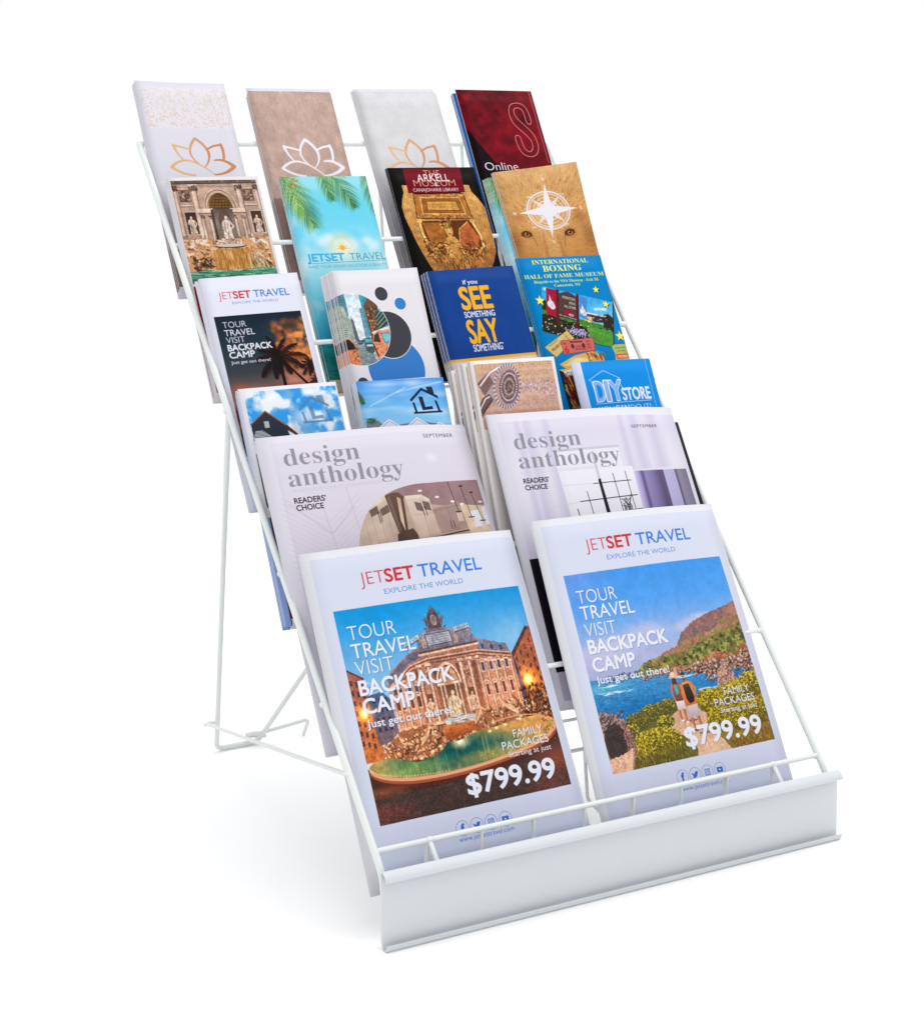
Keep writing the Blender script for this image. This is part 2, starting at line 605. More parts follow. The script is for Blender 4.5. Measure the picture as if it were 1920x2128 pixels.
def art_red_s(w, h):
    c = Print(w, h, (104, 4, 22))
    m = c.rm(0, 0, w, h)
    rnd = random.Random(9)
    for i in range(70):                                   # dim roses under red light
        x, y, r = rnd.uniform(0, w), rnd.uniform(0, 95), rnd.uniform(4, 9)
        c.glow(x, y, r, r, (70, 0, 14) if rnd.random() < .6 else (165, 14, 38), .5, 'mix')
        for k in range(3):
            a = rnd.uniform(0, 6)
            c.ell(x + math.cos(a) * r * .3, y + math.sin(a) * r * .3, r * .35, r * .2, (80, 0, 16), .3, rot=a)
    c.grain(m, .3, 10, 11, 4)
    c.grad(0, 95, w, h, [(0, (20, 2, 8)), (1, (14, 2, 6))])
    c.glow(60, 60, 70, 60, (60, 0, 10), .25)
    c.poly([(0, 45), (26, 88), (60, 100), (w, 96), (w, h), (0, h)], (14, 4, 8), .92)
    c.poly([(26, 88), (60, 72), (w, 86), (w, 105), (50, 105)], (95, 4, 20), .55)
    for i in range(12):
        c.glow(rnd.uniform(20, 95), rnd.uniform(100, 170), 9, 7, (95, 0, 22), .5)
    pink = (206, 128, 122)
    path = [(86.8, 41), (86.5, 26), (83, 17), (74, 14.5), (64, 17), (60.2, 27), (61, 36), (64, 43), (79, 58), (80, 66), (78, 72), (73.5, 75), (68.5, 72), (67, 64), (66.5, 54.5), (59.6, 54.5),
            (59.8, 66), (62.5, 76), (71, 81), (81, 79), (86.5, 71), (87, 62), (85.5, 54), (81, 47), (68.5, 34), (66.8, 27), (68.5, 22), (74, 20.5), (79, 23), (80, 30), (80, 41), (86.8, 41)]
    sm = []
    for a, b, d in zip(path[:-1], path[1:], path[2:] + path[1:2]):
        m1 = ((a[0] + b[0]) / 2, (a[1] + b[1]) / 2)
        m2 = ((b[0] + d[0]) / 2, (b[1] + d[1]) / 2)
        sm += bez(m1, b, m2, 5)
    c.line(sm, 1.1, pink, .9)
    c.line([(94.1, 1.4), (94.1, 88)], .9, pink, .8)
    c.text('Online', 11, 96.4, 9.2, (240, 236, 238), 42, bold=-.008)
    return c


def statue(c, x, y, hgt, light, dark, seed=0, lean=0):
    """a small robed stone figure, foot at x,y"""
    rnd = random.Random(seed)
    k = hgt / 20
    c.poly([(x - 4 * k, y), (x - 3.2 * k, y - 10 * k), (x - 3.6 * k + lean, y - 15.5 * k), (x - 1 * k + lean, y - 17 * k), (x + 2.6 * k + lean, y - 15.5 * k), (x + 3.0 * k, y - 9 * k), (x + 4.2 * k, y)], light)
    c.ell(x + lean, y - 18.4 * k, 1.3 * k, 1.7 * k, light)
    for i in range(9):
        a = x + rnd.uniform(-3, 3) * k
        b = y - rnd.uniform(1, 13) * k
        c.line([(a, b), (a + rnd.uniform(-1.4, 1.4) * k, b + rnd.uniform(2, 4) * k)], .55 * k, dark, .6)
    c.line([(x + 2.6 * k + lean, y - 15 * k), (x + 5 * k + lean, y - 11 * k), (x + 3 * k, y - 8 * k)], 1.3 * k, light)
    c.line([(x - 3.2 * k + lean, y - 15 * k), (x - 4.6 * k + lean, y - 11 * k)], 1.2 * k, light)
    c.line([(x - 1 * k, y - 16 * k), (x - 2 * k, y - 8 * k), (x + 1.5 * k, y)], .5 * k, dark, .7)


def art_fountain_niche(w, h):
    c = Print(w, h, (226, 222, 226))
    T = (182, 152, 134)
    L = (222, 196, 178)
    D = (82, 58, 50)
    x0, y0, x1, y1 = 1.6, 3.5, 91, 109
    c.clip = c.a[..., 0] * 0
    c.clip[int(y0 * S):int(y1 * S), int(x0 * S):int(x1 * S)] = 1
    c.grad(x0, y0, x1, y1, [(0, (190, 160, 142)), (.55, (172, 140, 122)), (1, (150, 110, 84))])
    c.rect(x0, 3, x1, 6.2, (120, 96, 84))
    c.rect(x0, 6.2, x1, 7.4, (64, 46, 40))
    c.text('BENEDICTVS  XIV  PON  MAX', 46, 5.6, 1.8, (52, 38, 34), 80, anchor='c', bold=.03)
    for y in (8.8, 10.4):
        c.line([(x0, y), (x1, y)], .5, D, .6)
    # attic panels and small reliefs
    for px in (13, 79):
        c.rect(px - 6, 13, px + 6, 26, (120, 90, 76))
        c.rect(px - 5, 14, px + 5, 25, (98, 74, 62))
        c.dabs(50, (px - 4.5, 14.5, px + 4.5, 24.5), [(206, 178, 158), (60, 42, 36), (160, 128, 108)], (.7, 1.7), 3 + px, 1.6)
        c.line([(px - 8, 29.5), (px + 8, 29.5)], 1.2, L)
        c.line([(px - 8, 30.6), (px + 8, 30.6)], .5, D)
    # tall columns with leafy capitals
    for px, wdt in ((23, 6.6), (70, 6.6), (4, 4.5), (89, 4.5)):
        c.grad(px - wdt / 2, 13, px + wdt / 2, 62, [(0, (150, 120, 104)), (.3, (226, 202, 186)), (.7, (200, 170, 152)), (1, (112, 84, 72))], True)
        c.rect(px - wdt * .66, 7.5, px + wdt * .66, 9, L)
        c.dabs(60, (px - wdt * .62, 8.5, px + wdt * .62, 14), [(70, 50, 42), (150, 122, 104), (96, 72, 62), (40, 28, 24)], (.6, 1.4), int(px), 1.8)
        c.rect(px - wdt * .7, 61, px + wdt * .7, 64, (150, 120, 102))
        c.line([(px - wdt * .7, 61), (px + wdt * .7, 61)], .4, D)
    # half dome
    c.ell(47.5, 32.5, 17.5, 20.5, (204, 176, 158), a0=math.pi, a1=2 * math.pi)
    c.ell(47.5, 32.5, 16.2, 19, D, .7, a0=math.pi, a1=2 * math.pi)
    c.ell(47.5, 32.5, 15.4, 18.2, (196, 166, 148), a0=math.pi, a1=2 * math.pi)
    c.ell(47.5, 32.5, 12.4, 15.5, (112, 78, 42), a0=math.pi, a1=2 * math.pi)
    for i in range(-7, 8):
        c.line(bez((47.5, 17.5), (47.5 + i * 2.2, 22), (47.5 + i * 1.75 + (3 if i % 2 else -3), 32.5), 6), .35, (48, 32, 18), .8)
        c.line(bez((47.5 + i * .8, 18), (47.5 + i * 2.4, 26), (47.5 + i * 1.5, 32.5), 6), .3, (176, 136, 82), .6)
    for i in range(1, 6):
        c.ell(47.5, 17.5 + i * 3 - 2.5, 2.2 * i + 1, .5, (40, 26, 16), .6)
    c.rect(35, 32.2, 60, 34, (84, 62, 52))
    # entablature over the centre niche
    for sx in (-1, 1):
        c.rect(47.5 + sx * 17 - 8, 33, 47.5 + sx * 17 + 8, 37.5, L)
        c.line([(47.5 + sx * 17 - 8, 37.7), (47.5 + sx * 17 + 8, 37.7)], .6, D)
        c.rect(47.5 + sx * 17 - 7, 38, 47.5 + sx * 17 + 7, 40, (176, 146, 128))
        for dx in (-4, 4):
            px = 47.5 + sx * 17 + dx
            c.grad(px - 1.9, 44, px + 1.9, 66, [(0, (132, 104, 90)), (.35, (232, 210, 194)), (1, (120, 92, 80))], True)
            c.dabs(22, (px - 2.2, 40, px + 2.2, 44), [(90, 66, 56), (180, 150, 130), (50, 36, 30)], (.5, 1.1), int(px * 3), 1.6)
    c.grad(36, 34, 59, 66, [(0, (96, 80, 72)), (.4, (140, 122, 112)), (1, (124, 106, 94))])
    c.rect(36, 34, 38.5, 66, (60, 46, 42), .8)
    for i in range(5):
        c.line([(39.5, 38 + i * 5.6), (58.5, 38 + i * 5.6)], .4, (96, 82, 74), .7)
    c.ell(49, 47, 7, 12, (84, 68, 60), .8)
    # side niches
    for px in (14.5, 83):
        c.rect(px - 7, 35, px + 7, 60, (196, 168, 150))
        c.rect(px - 5.6, 36.5, px + 5.6, 59, (66, 48, 42))
        statue(c, px, 58.5, 18, (214, 188, 170), (84, 62, 54), int(px))
    statue(c, 49, 65, 24, (222, 204, 190), (104, 84, 74), 5, 1.2)
    c.dabs(60, (44, 44, 54, 64), [(240, 228, 218), (130, 106, 94), (176, 154, 142)], (.4, 1.1), 77, 2.4, 1.3, 1)
    c.grain(c.rm(x0, y0, x1, 66), .16, 5, 21, 4)
    c.grain(c.rm(x0, y0, x1, 66), .10, 1, 22, 2)
    # rocks, horses and water
    c.poly(rag([(x0, 66), (20, 64), (34, 67), (50, 66), (66, 65), (80, 63), (x1, 66), (x1, 112), (x0, 112), (x0, 66)], 1.4, 2, 6), (208, 156, 112))
    c.dabs(420, (x0, 65, x1, 102), [(240, 214, 180), (222, 160, 104), (140, 92, 60), (248, 230, 210), (190, 128, 80), (84, 54, 38), (232, 190, 144)], (.8, 2.8), 31, 2.0, .2, 1.6, .75)
    for (a, b, s) in ((16, 68, 1), (80, 68, -1)):
        c.line([(a - 8 * s, b + 4), (a - 3 * s, b - 1), (a + 4 * s, b + 1), (a + 8 * s, b - 2)], 3.2, (236, 214, 196), .95)
        c.line([(a + 5 * s, b), (a + 6.5 * s, b - 7)], 2.0, (232, 208, 190), .95)
        c.dabs(30, (a - 9, b - 5, a + 9, b + 5), [(110, 78, 60), (90, 60, 46)], (.4, .9), 17, 3)
    c.dabs(60, (34, 66, 62, 71), [(240, 232, 226), (200, 180, 166), (120, 96, 84)], (.8, 2), 33, 1.5)
    c.ell(49, 72.4, 16, 2.0, (74, 54, 44))
    c.ell(49, 71.6, 15, 1.6, (206, 192, 178))
    c.poly([(30, 77), (34, 75), (66, 75), (70, 78), (72, 97), (28, 97)], (184, 126, 62))
    c.dabs(260, (30, 76, 70, 97), [(230, 178, 98), (150, 92, 40), (246, 210, 150), (120, 72, 34)], (.4, 1.1), 41, 7, 1.57, .3, .6)
    c.dabs(70, (8, 84, 27, 98), [(40, 26, 20), (62, 38, 26), (110, 70, 44)], (1, 2.6), 43, 1.4)
    c.dabs(60, (68, 82, 88, 98), [(50, 40, 26), (96, 84, 50), (200, 180, 130)], (1, 2.4), 44, 2, 1.2, .8)
    c.dabs(90, (64, 82, 80, 98), [(240, 236, 220), (220, 200, 150)], (.3, .7), 45, 9, 1.4, .5, .5)
    c.poly(rag([(x0, 99), (20, 96), (40, 97.5), (60, 97), (80, 95), (x1, 97), (x1, 112), (x0, 112), (x0, 99)], .5, 2, 8), [(96, 170, 136), (22, 84, 58)])
    c.dabs(120, (x0, 96, x1, 108), [(220, 240, 232), (40, 130, 90), (14, 80, 56), (180, 220, 206)], (.5, 1.3), 47, 8, 0, .3, .6)
    c.clip = None
    c.rect(0, 109, w, 113.5, (224, 222, 228))
    c.rect(1.2, 112, w, h - 6, (128, 14, 34))
    return c


def frond(c, x, y, ang, L, cols, n=46, droop=.5, leaf=.42, seed=0, wd=.8):
    """one palm frond: curved rib with paired leaflets"""
    rnd = random.Random(seed)
    px, py, a = x, y, ang
    step = L / n
    for i in range(n):
        nx, ny = px + math.cos(a) * step, py + math.sin(a) * step
        t = i / n
        ll = L * leaf * math.sin(math.pi * min(1, .12 + t * .95)) ** .6 * rnd.uniform(.75, 1.1)
        for s in (-1, 1):
            la = a + s * (0.95 - .55 * t)
            ex, ey = nx + math.cos(la) * ll, ny + math.sin(la) * ll + droop * ll * .5
            mx, my = nx + math.cos(la) * ll * .5, ny + math.sin(la) * ll * .5
            c.segs([(nx, ny, mx, my, wd, wd * .9), (mx, my, ex, ey, wd * .9, .1)], 1, rnd.choice(cols), .9)
        c.segs([(px, py, nx, ny)], wd * 1.1 * (1 - t) + .3, cols[0], .9)
        px, py = nx, ny
        a += droop * .028 * (1 if math.cos(ang) > 0 else -1)
    return


def sunmark(c, x, y, r, col):
    c.ell(x, y, r * .33, r * .33, col)
    for i in range(9):
        a = math.pi + math.pi * i / 8
        c.segs([(x, y, x + math.cos(a) * r * (1.0 if i % 2 else .75), y + math.sin(a) * r * (1.0 if i % 2 else .75), .9 * r / 8, .1)], 1, col)
    c.segs([(x, y + .3, x - r * 1.2, y + r * .12, .9, .1), (x, y + .3, x + r * 1.2, y + r * .12, .9, .1)], 1, col)
    p = [(x + r * 1.35 * math.cos(math.pi + math.pi * i / 20), y - r * .1 + r * 1.35 * math.sin(math.pi + math.pi * i / 20)) for i in range(21)]
    c.line(p, .45, col, .8)
    for i in range(1, 20):
        a = math.pi + math.pi * i / 20
        c.line([(x + r * 1.5 * math.cos(a), y - r * .1 + r * 1.5 * math.sin(a)), (x + r * 1.75 * math.cos(a), y - r * .1 + r * 1.75 * math.sin(a))], .35, col, .7)


def art_palm_sky(w, h):
    c = Print(w, h, (120, 212, 236))
    c.grad(0, 0, w, 173, [(0, (150, 216, 232)), (.18, (104, 208, 234)), (.38, (118, 212, 238)), (.5, (166, 224, 238)), (.62, (150, 216, 234)), (.85, (90, 196, 222)), (1, (40, 160, 190))])
    m = c.soft(-20, 50, w + 20, 170, 16)
    c.grain(m, 0, 22, 5, 4, (222, 240, 246), .50, .3, alpha=.55)
    c.grain(c.soft(-20, 0, 34, 80, 16), 0, 16, 6, 4, (225, 242, 246), .45, .3, alpha=.4)
    c.glow(48, 76, 26, 24, (250, 240, 205), .85, 'mix')
    for (x, y, r) in ((28, 70, 10), (36, 66, 9), (60, 74, 12), (78, 70, 9), (84, 76, 10)):
        c.glow(x, y, r * 1.2, r * .9, (240, 244, 246), .65, 'mix')
    g = [(70, 130, 50), (110, 160, 60), (50, 100, 40), (160, 186, 90), (40, 84, 44)]
    frond(c, -6, -10, .95, 76, g, 60, .25, .36, 1, .55)
    frond(c, 2, -14, 1.25, 62, [(120, 168, 70), (90, 140, 60), (190, 206, 110)], 50, .2, .30, 2, .5)
    frond(c, 44, -16, .86, 62, g, 50, .25, .36, 3, .55)
    frond(c, 40, -14, 1.2, 44, g, 40, .2, .34, 5, .5)
    frond(c, 92, -6, 1.3, 50, g, 40, .2, .38, 4, .55)
    c.dabs(14, (6, 2, 18, 14), [(180, 60, 30), (200, 110, 40)], (.8, 1.8), 5, 2)
    sunmark(c, 48.8, 77.6, 8, (238, 178, 64))
    c.text('JETSET', 7.6, 90.8, 7.6, (62, 176, 228), 41, bold=.045)
    c.text('TRAVEL', 54.4, 90.8, 7.4, (70, 130, 150), 40, bold=-.018)
    c.line([(6.7, 93.2), (94.5, 91.8)], .35, (60, 120, 140))
    c.text('MAKE YOUR DREAM VACATION A REALITY', 7, 98.2, 3.2, (84, 150, 168), 87, bold=-.01)
    c.text('jetsettravel.com', 18, 152, 3.4, (30, 80, 110), 60, bold=.01)
    c.grad(0, 173, w, 213, [(0, (34, 150, 160)), (.4, (24, 128, 128)), (1, (36, 110, 104))])
    c.grain(c.rm(0, 173, w, 213), .22, 2.2, 8, 3, sx=4)
    c.grad(0, 213, w, h, [(0, (196, 180, 150)), (1, (206, 190, 160))])
    return c


def art_museum_relief(w, h):
    c = Print(w, h, (14, 10, 10))
    rim = [(12, 19.7), (22, 20), (24, 30), (80, 30), (84, 20), (92, 20.5), (93, 28), (99, 36), (104, 46), (106, 58), (104, 70), (105, 82), (103, 96), (98, 106), (90, 118), (76, 132), (56, 138), (36, 132), (24, 118), (17, 100), (12, 84), (9, 70), (6, 56), (5.5, 44), (9, 34), (12, 28)]
    M = c.fillmask([rim])
    c.put(M, [(214, 164, 92), (160, 96, 40)])
    y0, x0, mm = M
    full = np.zeros((c.H, c.W), np.float32)
    full[y0:y0 + mm.shape[0], x0:x0 + mm.shape[1]] = mm
    c.clip = full
    for i in range(16):                                   # wood-like folds of the rim
        t = i / 15
        c.line([(lerp(7, 24, t), 30), (lerp(5, 21, t), 46), (lerp(9, 25, t), 72), (lerp(15, 28, t), 100), (lerp(26, 38, t), 122)], .5, (112, 64, 22) if i % 2 else (242, 204, 130), .45)
        c.line([(lerp(106, 86, t), 34), (lerp(107, 88, t), 60), (lerp(106, 86, t), 84), (lerp(100, 82, t), 104), (lerp(86, 70, t), 124)], .5, (120, 70, 26) if i % 2 else (240, 200, 128), .4)
    for i in range(60):
        a = 88 + i * 1.0
        c.line([(82, 66 + a * .3), (108, 62 + a * .35)], .3, (120, 70, 30), .35)
    c.poly([(23, 29), (82, 29.5), (86, 59), (20, 57)], (176, 112, 50))
    c.line([(23, 29), (20, 57), (86, 59), (82, 29.5)], 1.2, (90, 48, 16))
    c.poly([(30, 34), (76, 34.5), (79, 53), (28, 52)], (150, 90, 36))
    c.line([(30, 34), (76, 34.5), (79, 53), (28, 52), (30, 34)], .9, (236, 190, 110))
    c.poly([(36, 38), (71, 38.5), (73, 49), (35, 48)], (206, 150, 76))
    c.line([(36, 38), (71, 38.5), (73, 49), (35, 48), (36, 38)], .7, (104, 58, 20))
    for y in (41.5, 44.5):
        c.text('IN MEMORIAM' if y < 43 else 'ET ARTIS', 54, y + 1, 1.6, (150, 96, 42), 26, anchor='c')
    c.dabs(160, (22, 30, 84, 34), [(230, 184, 110), (110, 62, 24)], (.4, 1), 3, 2)
    c.dabs(160, (20, 53, 86, 58), [(230, 184, 110), (110, 62, 24)], (.4, 1), 4, 2)
    c.poly([(20, 60), (86, 60), (92, 92), (60, 104), (22, 94)], (92, 48, 18))
    c.poly([(24, 62), (46, 62), (50, 86), (30, 92)], (164, 98, 40))
    c.poly([(62, 88), (66, 70), (78, 62), (88, 80), (82, 92)], (176, 92, 46))
    c.line([(62, 88), (66, 70), (78, 62)], .9, (236, 176, 110))
    # arms, torso, head of the winged figure
    arm = (222, 168, 92)
    for p in ([(21.5, 61), (22, 74), (25, 86), (33, 96)], [(84, 62), (90, 78), (90, 90), (82, 97)]):
        c.line(p, 4.2, (120, 70, 26))
        c.line(p, 3.0, arm)
        c.line([(a - .8, b) for a, b in p], .8, (250, 216, 150))
        c.ell(p[0][0], p[0][1] - 1, 3, 2.6, arm)
    c.poly([(44, 84), (50, 78), (58, 78), (64, 86), (66, 104), (44, 104)], (204, 146, 74))
    c.ell(52.5, 70, 5.2, 8.2, (214, 160, 88), rot=-.15)
    c.dabs(60, (45, 58, 60, 68), [(120, 66, 24), (236, 186, 110), (84, 44, 16)], (.7, 1.8), 6, 2)
    c.line([(50, 68), (52, 68.4)], .7, (60, 30, 12))
    c.line([(54.5, 68.6), (56.5, 68.2)], .7, (60, 30, 12))
    c.line([(53.4, 68), (53.8, 72.6)], .7, (250, 214, 150))
    c.line([(52, 75), (55.4, 75)], .6, (90, 44, 20))
    c.line([(49, 65), (47.6, 70), (49.4, 76)], 1, (110, 60, 24), .8)
    # foliage swags
    for s in (-1, 1):
        for i in range(90):
            rnd = random.Random(i * 7 + s)
            x = 54 + s * rnd.uniform(4, 34)
            y = 92 + rnd.uniform(-6, 14) + abs(x - 54) * -.12
            a = rnd.uniform(-1, 1) + (0.6 * s)
            c.line(bez((x, y), (x + 4 * math.cos(a), y + 4 * math.sin(a) - 2), (x + 6 * math.cos(a + .5), y + 7 * math.sin(a + .5)), 4), .8, rnd.choice([(240, 188, 110), (120, 64, 22), (180, 112, 48), (70, 34, 12)]), .85)
    c.dabs(120, (34, 100, 74, 122), [(240, 190, 112), (100, 54, 20), (180, 112, 48), (60, 30, 12)], (.6, 1.3), 12, 6, 1.57, 1)
    c.grain(M, .22, 4, 51, 4)
    c.grain(M, .14, 1, 52, 2)
    c.clip = None
    c.poly([(17.9, 1.2), (86.7, .9), (85, 28.6), (17.5, 28.6)], (112, 6, 26))
    c.text('THE', 41, 11, 8, (212, 170, 140), 20, bold=-.015)
    c.text('MUSEUM', 26.5, 21.2, 7.4, (206, 160, 132), 50, bold=-.012)
    c.text('ARKELL', 32, 15.8, 8.2, (238, 232, 234), 38.6)
    c.text('&', 51, 21.2, 4, (238, 232, 234), 4)
    c.text('CANAJOHARIE LIBRARY', 24.1, 27, 3.6, (236, 228, 230), 54.5, bold=.006)
    c.grain(c.rm(0, 120, w, h), .3, 12, 3)
    return c


def art_lion_compass(w, h):
    c = Print(w, h, (206, 158, 100))
    c.grad(0, 0, w, h, [(0, (206, 162, 108)), (.2, (212, 160, 98)), (.45, (196, 136, 74)), (1, (150, 92, 44))])
    m = c.rm(0, 0, w, h)
    c.grain(m, .10, 16, 3, 3)
    rnd = random.Random(2)
    for i in range(900):                                   # mane, hair by hair
        t = rnd.random()
        x, y = rnd.uniform(0, w), rnd.uniform(8, 120)
        cx, cy = 44, 95
        a = math.atan2(y - cy, (x - cx) * 1.2) + rnd.uniform(-.35, .35)
        d = math.hypot(x - cx, y - cy)
        if d < 38:
            continue
        L = rnd.uniform(4, 10)
        col = rnd.choice([(150, 92, 48), (232, 190, 130), (176, 112, 60), (214, 160, 96), (120, 70, 38)])
        c.segs([(x, y, x + math.cos(a) * L, y + math.sin(a) * L, .9, .2)], 1, col, .36)
    c.glow(44, 100, 34, 46, (222, 170, 108), .5, 'mix')
    c.glow(44, 62, 20, 20, (232, 186, 128), .5, 'mix')
    c.poly([(34, 72), (38, 100), (30, 122), (58, 122), (52, 100), (56, 72)], (226, 178, 116), .35)
    c.segs([(37, 74, 35, 104, 3, 5), (53, 76, 56, 104, 3, 5)], 1, (160, 100, 56), .35)
    c.glow(44, 118, 22, 14, (120, 70, 42), .7, 'mix')
    c.glow(4, 78, 12, 26, (130, 78, 42), .5, 'mix')
    c.glow(92, 82, 14, 26, (130, 78, 42), .5, 'mix')
    c.glow(12, 52, 13, 13, (160, 96, 54), .5, 'mix')
    c.glow(86, 58, 14, 14, (150, 92, 54), .55, 'mix')
    for ex, ey, s in ((17.5, 71.7, 1), (69, 74.7, -1)):
        c.glow(ex, ey, 11, 8, (140, 84, 44), .8, 'mix')
        c.ell(ex, ey, 6.4, 3.6, (96, 54, 32), rot=.15 * s)
        c.ell(ex + .4, ey, 3.2, 2.8, (186, 116, 62))
        c.ell(ex + .4, ey, 1.6, 1.6, (40, 22, 14))
        c.ell(ex - .4, ey - .8, .6, .5, (236, 214, 190))
        c.line([(ex - 6 * s, ey + 1), (ex, ey - 3.2), (ex + 6 * s, ey + 2.4)], 1.1, (70, 38, 22))
        c.line(bez((ex + 5 * s, ey + 2), (ex + 9 * s, ey + 8), (ex + 9 * s, ey + 14)), 1.2, (120, 72, 40), .5)
    c.dabs(160, (28, 70, 62, 96), [(120, 74, 44), (100, 60, 38)], (.3, .7), 8, 2, alpha=.5)
    c.grain(m, .08, 1.1, 5, 2)
    cx, cy, W = 51, 48.5, (232, 228, 236)
    for r, wd in ((25, 1.2), (21.5, .5), (17.5, .5), (13, .9)):
        p = [(cx + r * math.cos(i * math.pi / 36), cy + r * .84 * math.sin(i * math.pi / 36)) for i in range(73)]
        c.line(p, wd, W)
    for i in range(72):
        a = i * math.pi / 36
        c.line([(cx + 21.5 * math.cos(a), cy + 18.2 * math.sin(a)), (cx + 24.5 * math.cos(a), cy + 20.8 * math.sin(a))], .55, W)
    for i in range(32):
        a = i * math.pi / 16
        c.ell(cx + 27.4 * math.cos(a), cy + 23.2 * math.sin(a), .45, .45, W)
    tips = [(54.4, 18.5), (85.5, 49.4), (47.2, 78.6), (15.6, 48.2)]
    for i in range(4):
        a = math.pi / 4 + i * math.pi / 2
        t = (cx + 25 * math.cos(a), cy + 21.5 * math.sin(a))
        n = (3.4 * math.sin(a), -3.4 * math.cos(a))
        c.poly([t, (cx + n[0], cy + n[1]), (cx, cy), (cx - n[0], cy - n[1])], W)
        c.line([t, (cx, cy)], .3, (206, 158, 100))
    for i, t in enumerate(tips):
        dx, dy = t[0] - cx, t[1] - cy
        L = math.hypot(dx, dy)
        n = (-dy / L * 5, dx / L * 5)
        f = .16
        c.poly([t, (cx + dx * f + n[0], cy + dy * f + n[1]), (cx, cy), (cx + dx * f - n[0], cy + dy * f - n[1])], W)
    c.ell(cx, cy, 4.6, 4, W)
    for s_, x, y in (('N', 54.2, 15.6), ('S', 47, 85), ('W', 11, 50), ('E', 89.8, 51.6)):
        c.text(serif(s_), x, y, 3.8, W, anchor='c')
    for s_, x, y in (('NW', 32.3, 33), ('NE', 72, 34), ('SW', 28.7, 66.5), ('SE', 68, 67)):
        c.text(serif(s_), x, y, 2.4, W, anchor='c')
    c.grad(0, 130, w, h, [(0, (120, 76, 40)), (.3, (70, 30, 20)), (1, (50, 20, 18))])
    return c


def head_jetset(c, x0, xs, x1, yb, cap, ex0, ex1, eyb, ecap, xt):
    """JETSET TRAVEL masthead: J at x0, SET at xs, TRAVEL at xt up to x1"""
    red, blue = (206, 52, 60), (66, 126, 214)
    c.text('JET', x0, yb, cap, (206, 60, 70), xs - x0 - .4, bold=-.022)
    c.text('SET', xs, yb, cap, red, (xt - xs) * .86, bold=.028)
    c.text('TRAVEL', xt, yb, cap, blue, x1 - xt, bold=.013)
    c.text('EXPLORE THE WORLD', ex0, eyb, ecap, (86, 130, 206), ex1 - ex0, bold=-.004)


def tour_words(c, x, ys, cap, widths, small, shadow=None):
    W = (232, 232, 242)
    for t, y, wd, b in (('TOUR', ys[0], widths[0], -.014), ('TRAVEL', ys[1], widths[1], .008), ('VISIT', ys[2], widths[2], -.014), ('BACKPACK', ys[3], widths[3], .036), ('CAMP', ys[4], widths[4], .034)):
        c.text(t, x, y, cap, W, wd, bold=b, shadow=shadow)
    c.text('Just get out there!', x, ys[5], small, W, widths[5], bold=.022, shadow=shadow)


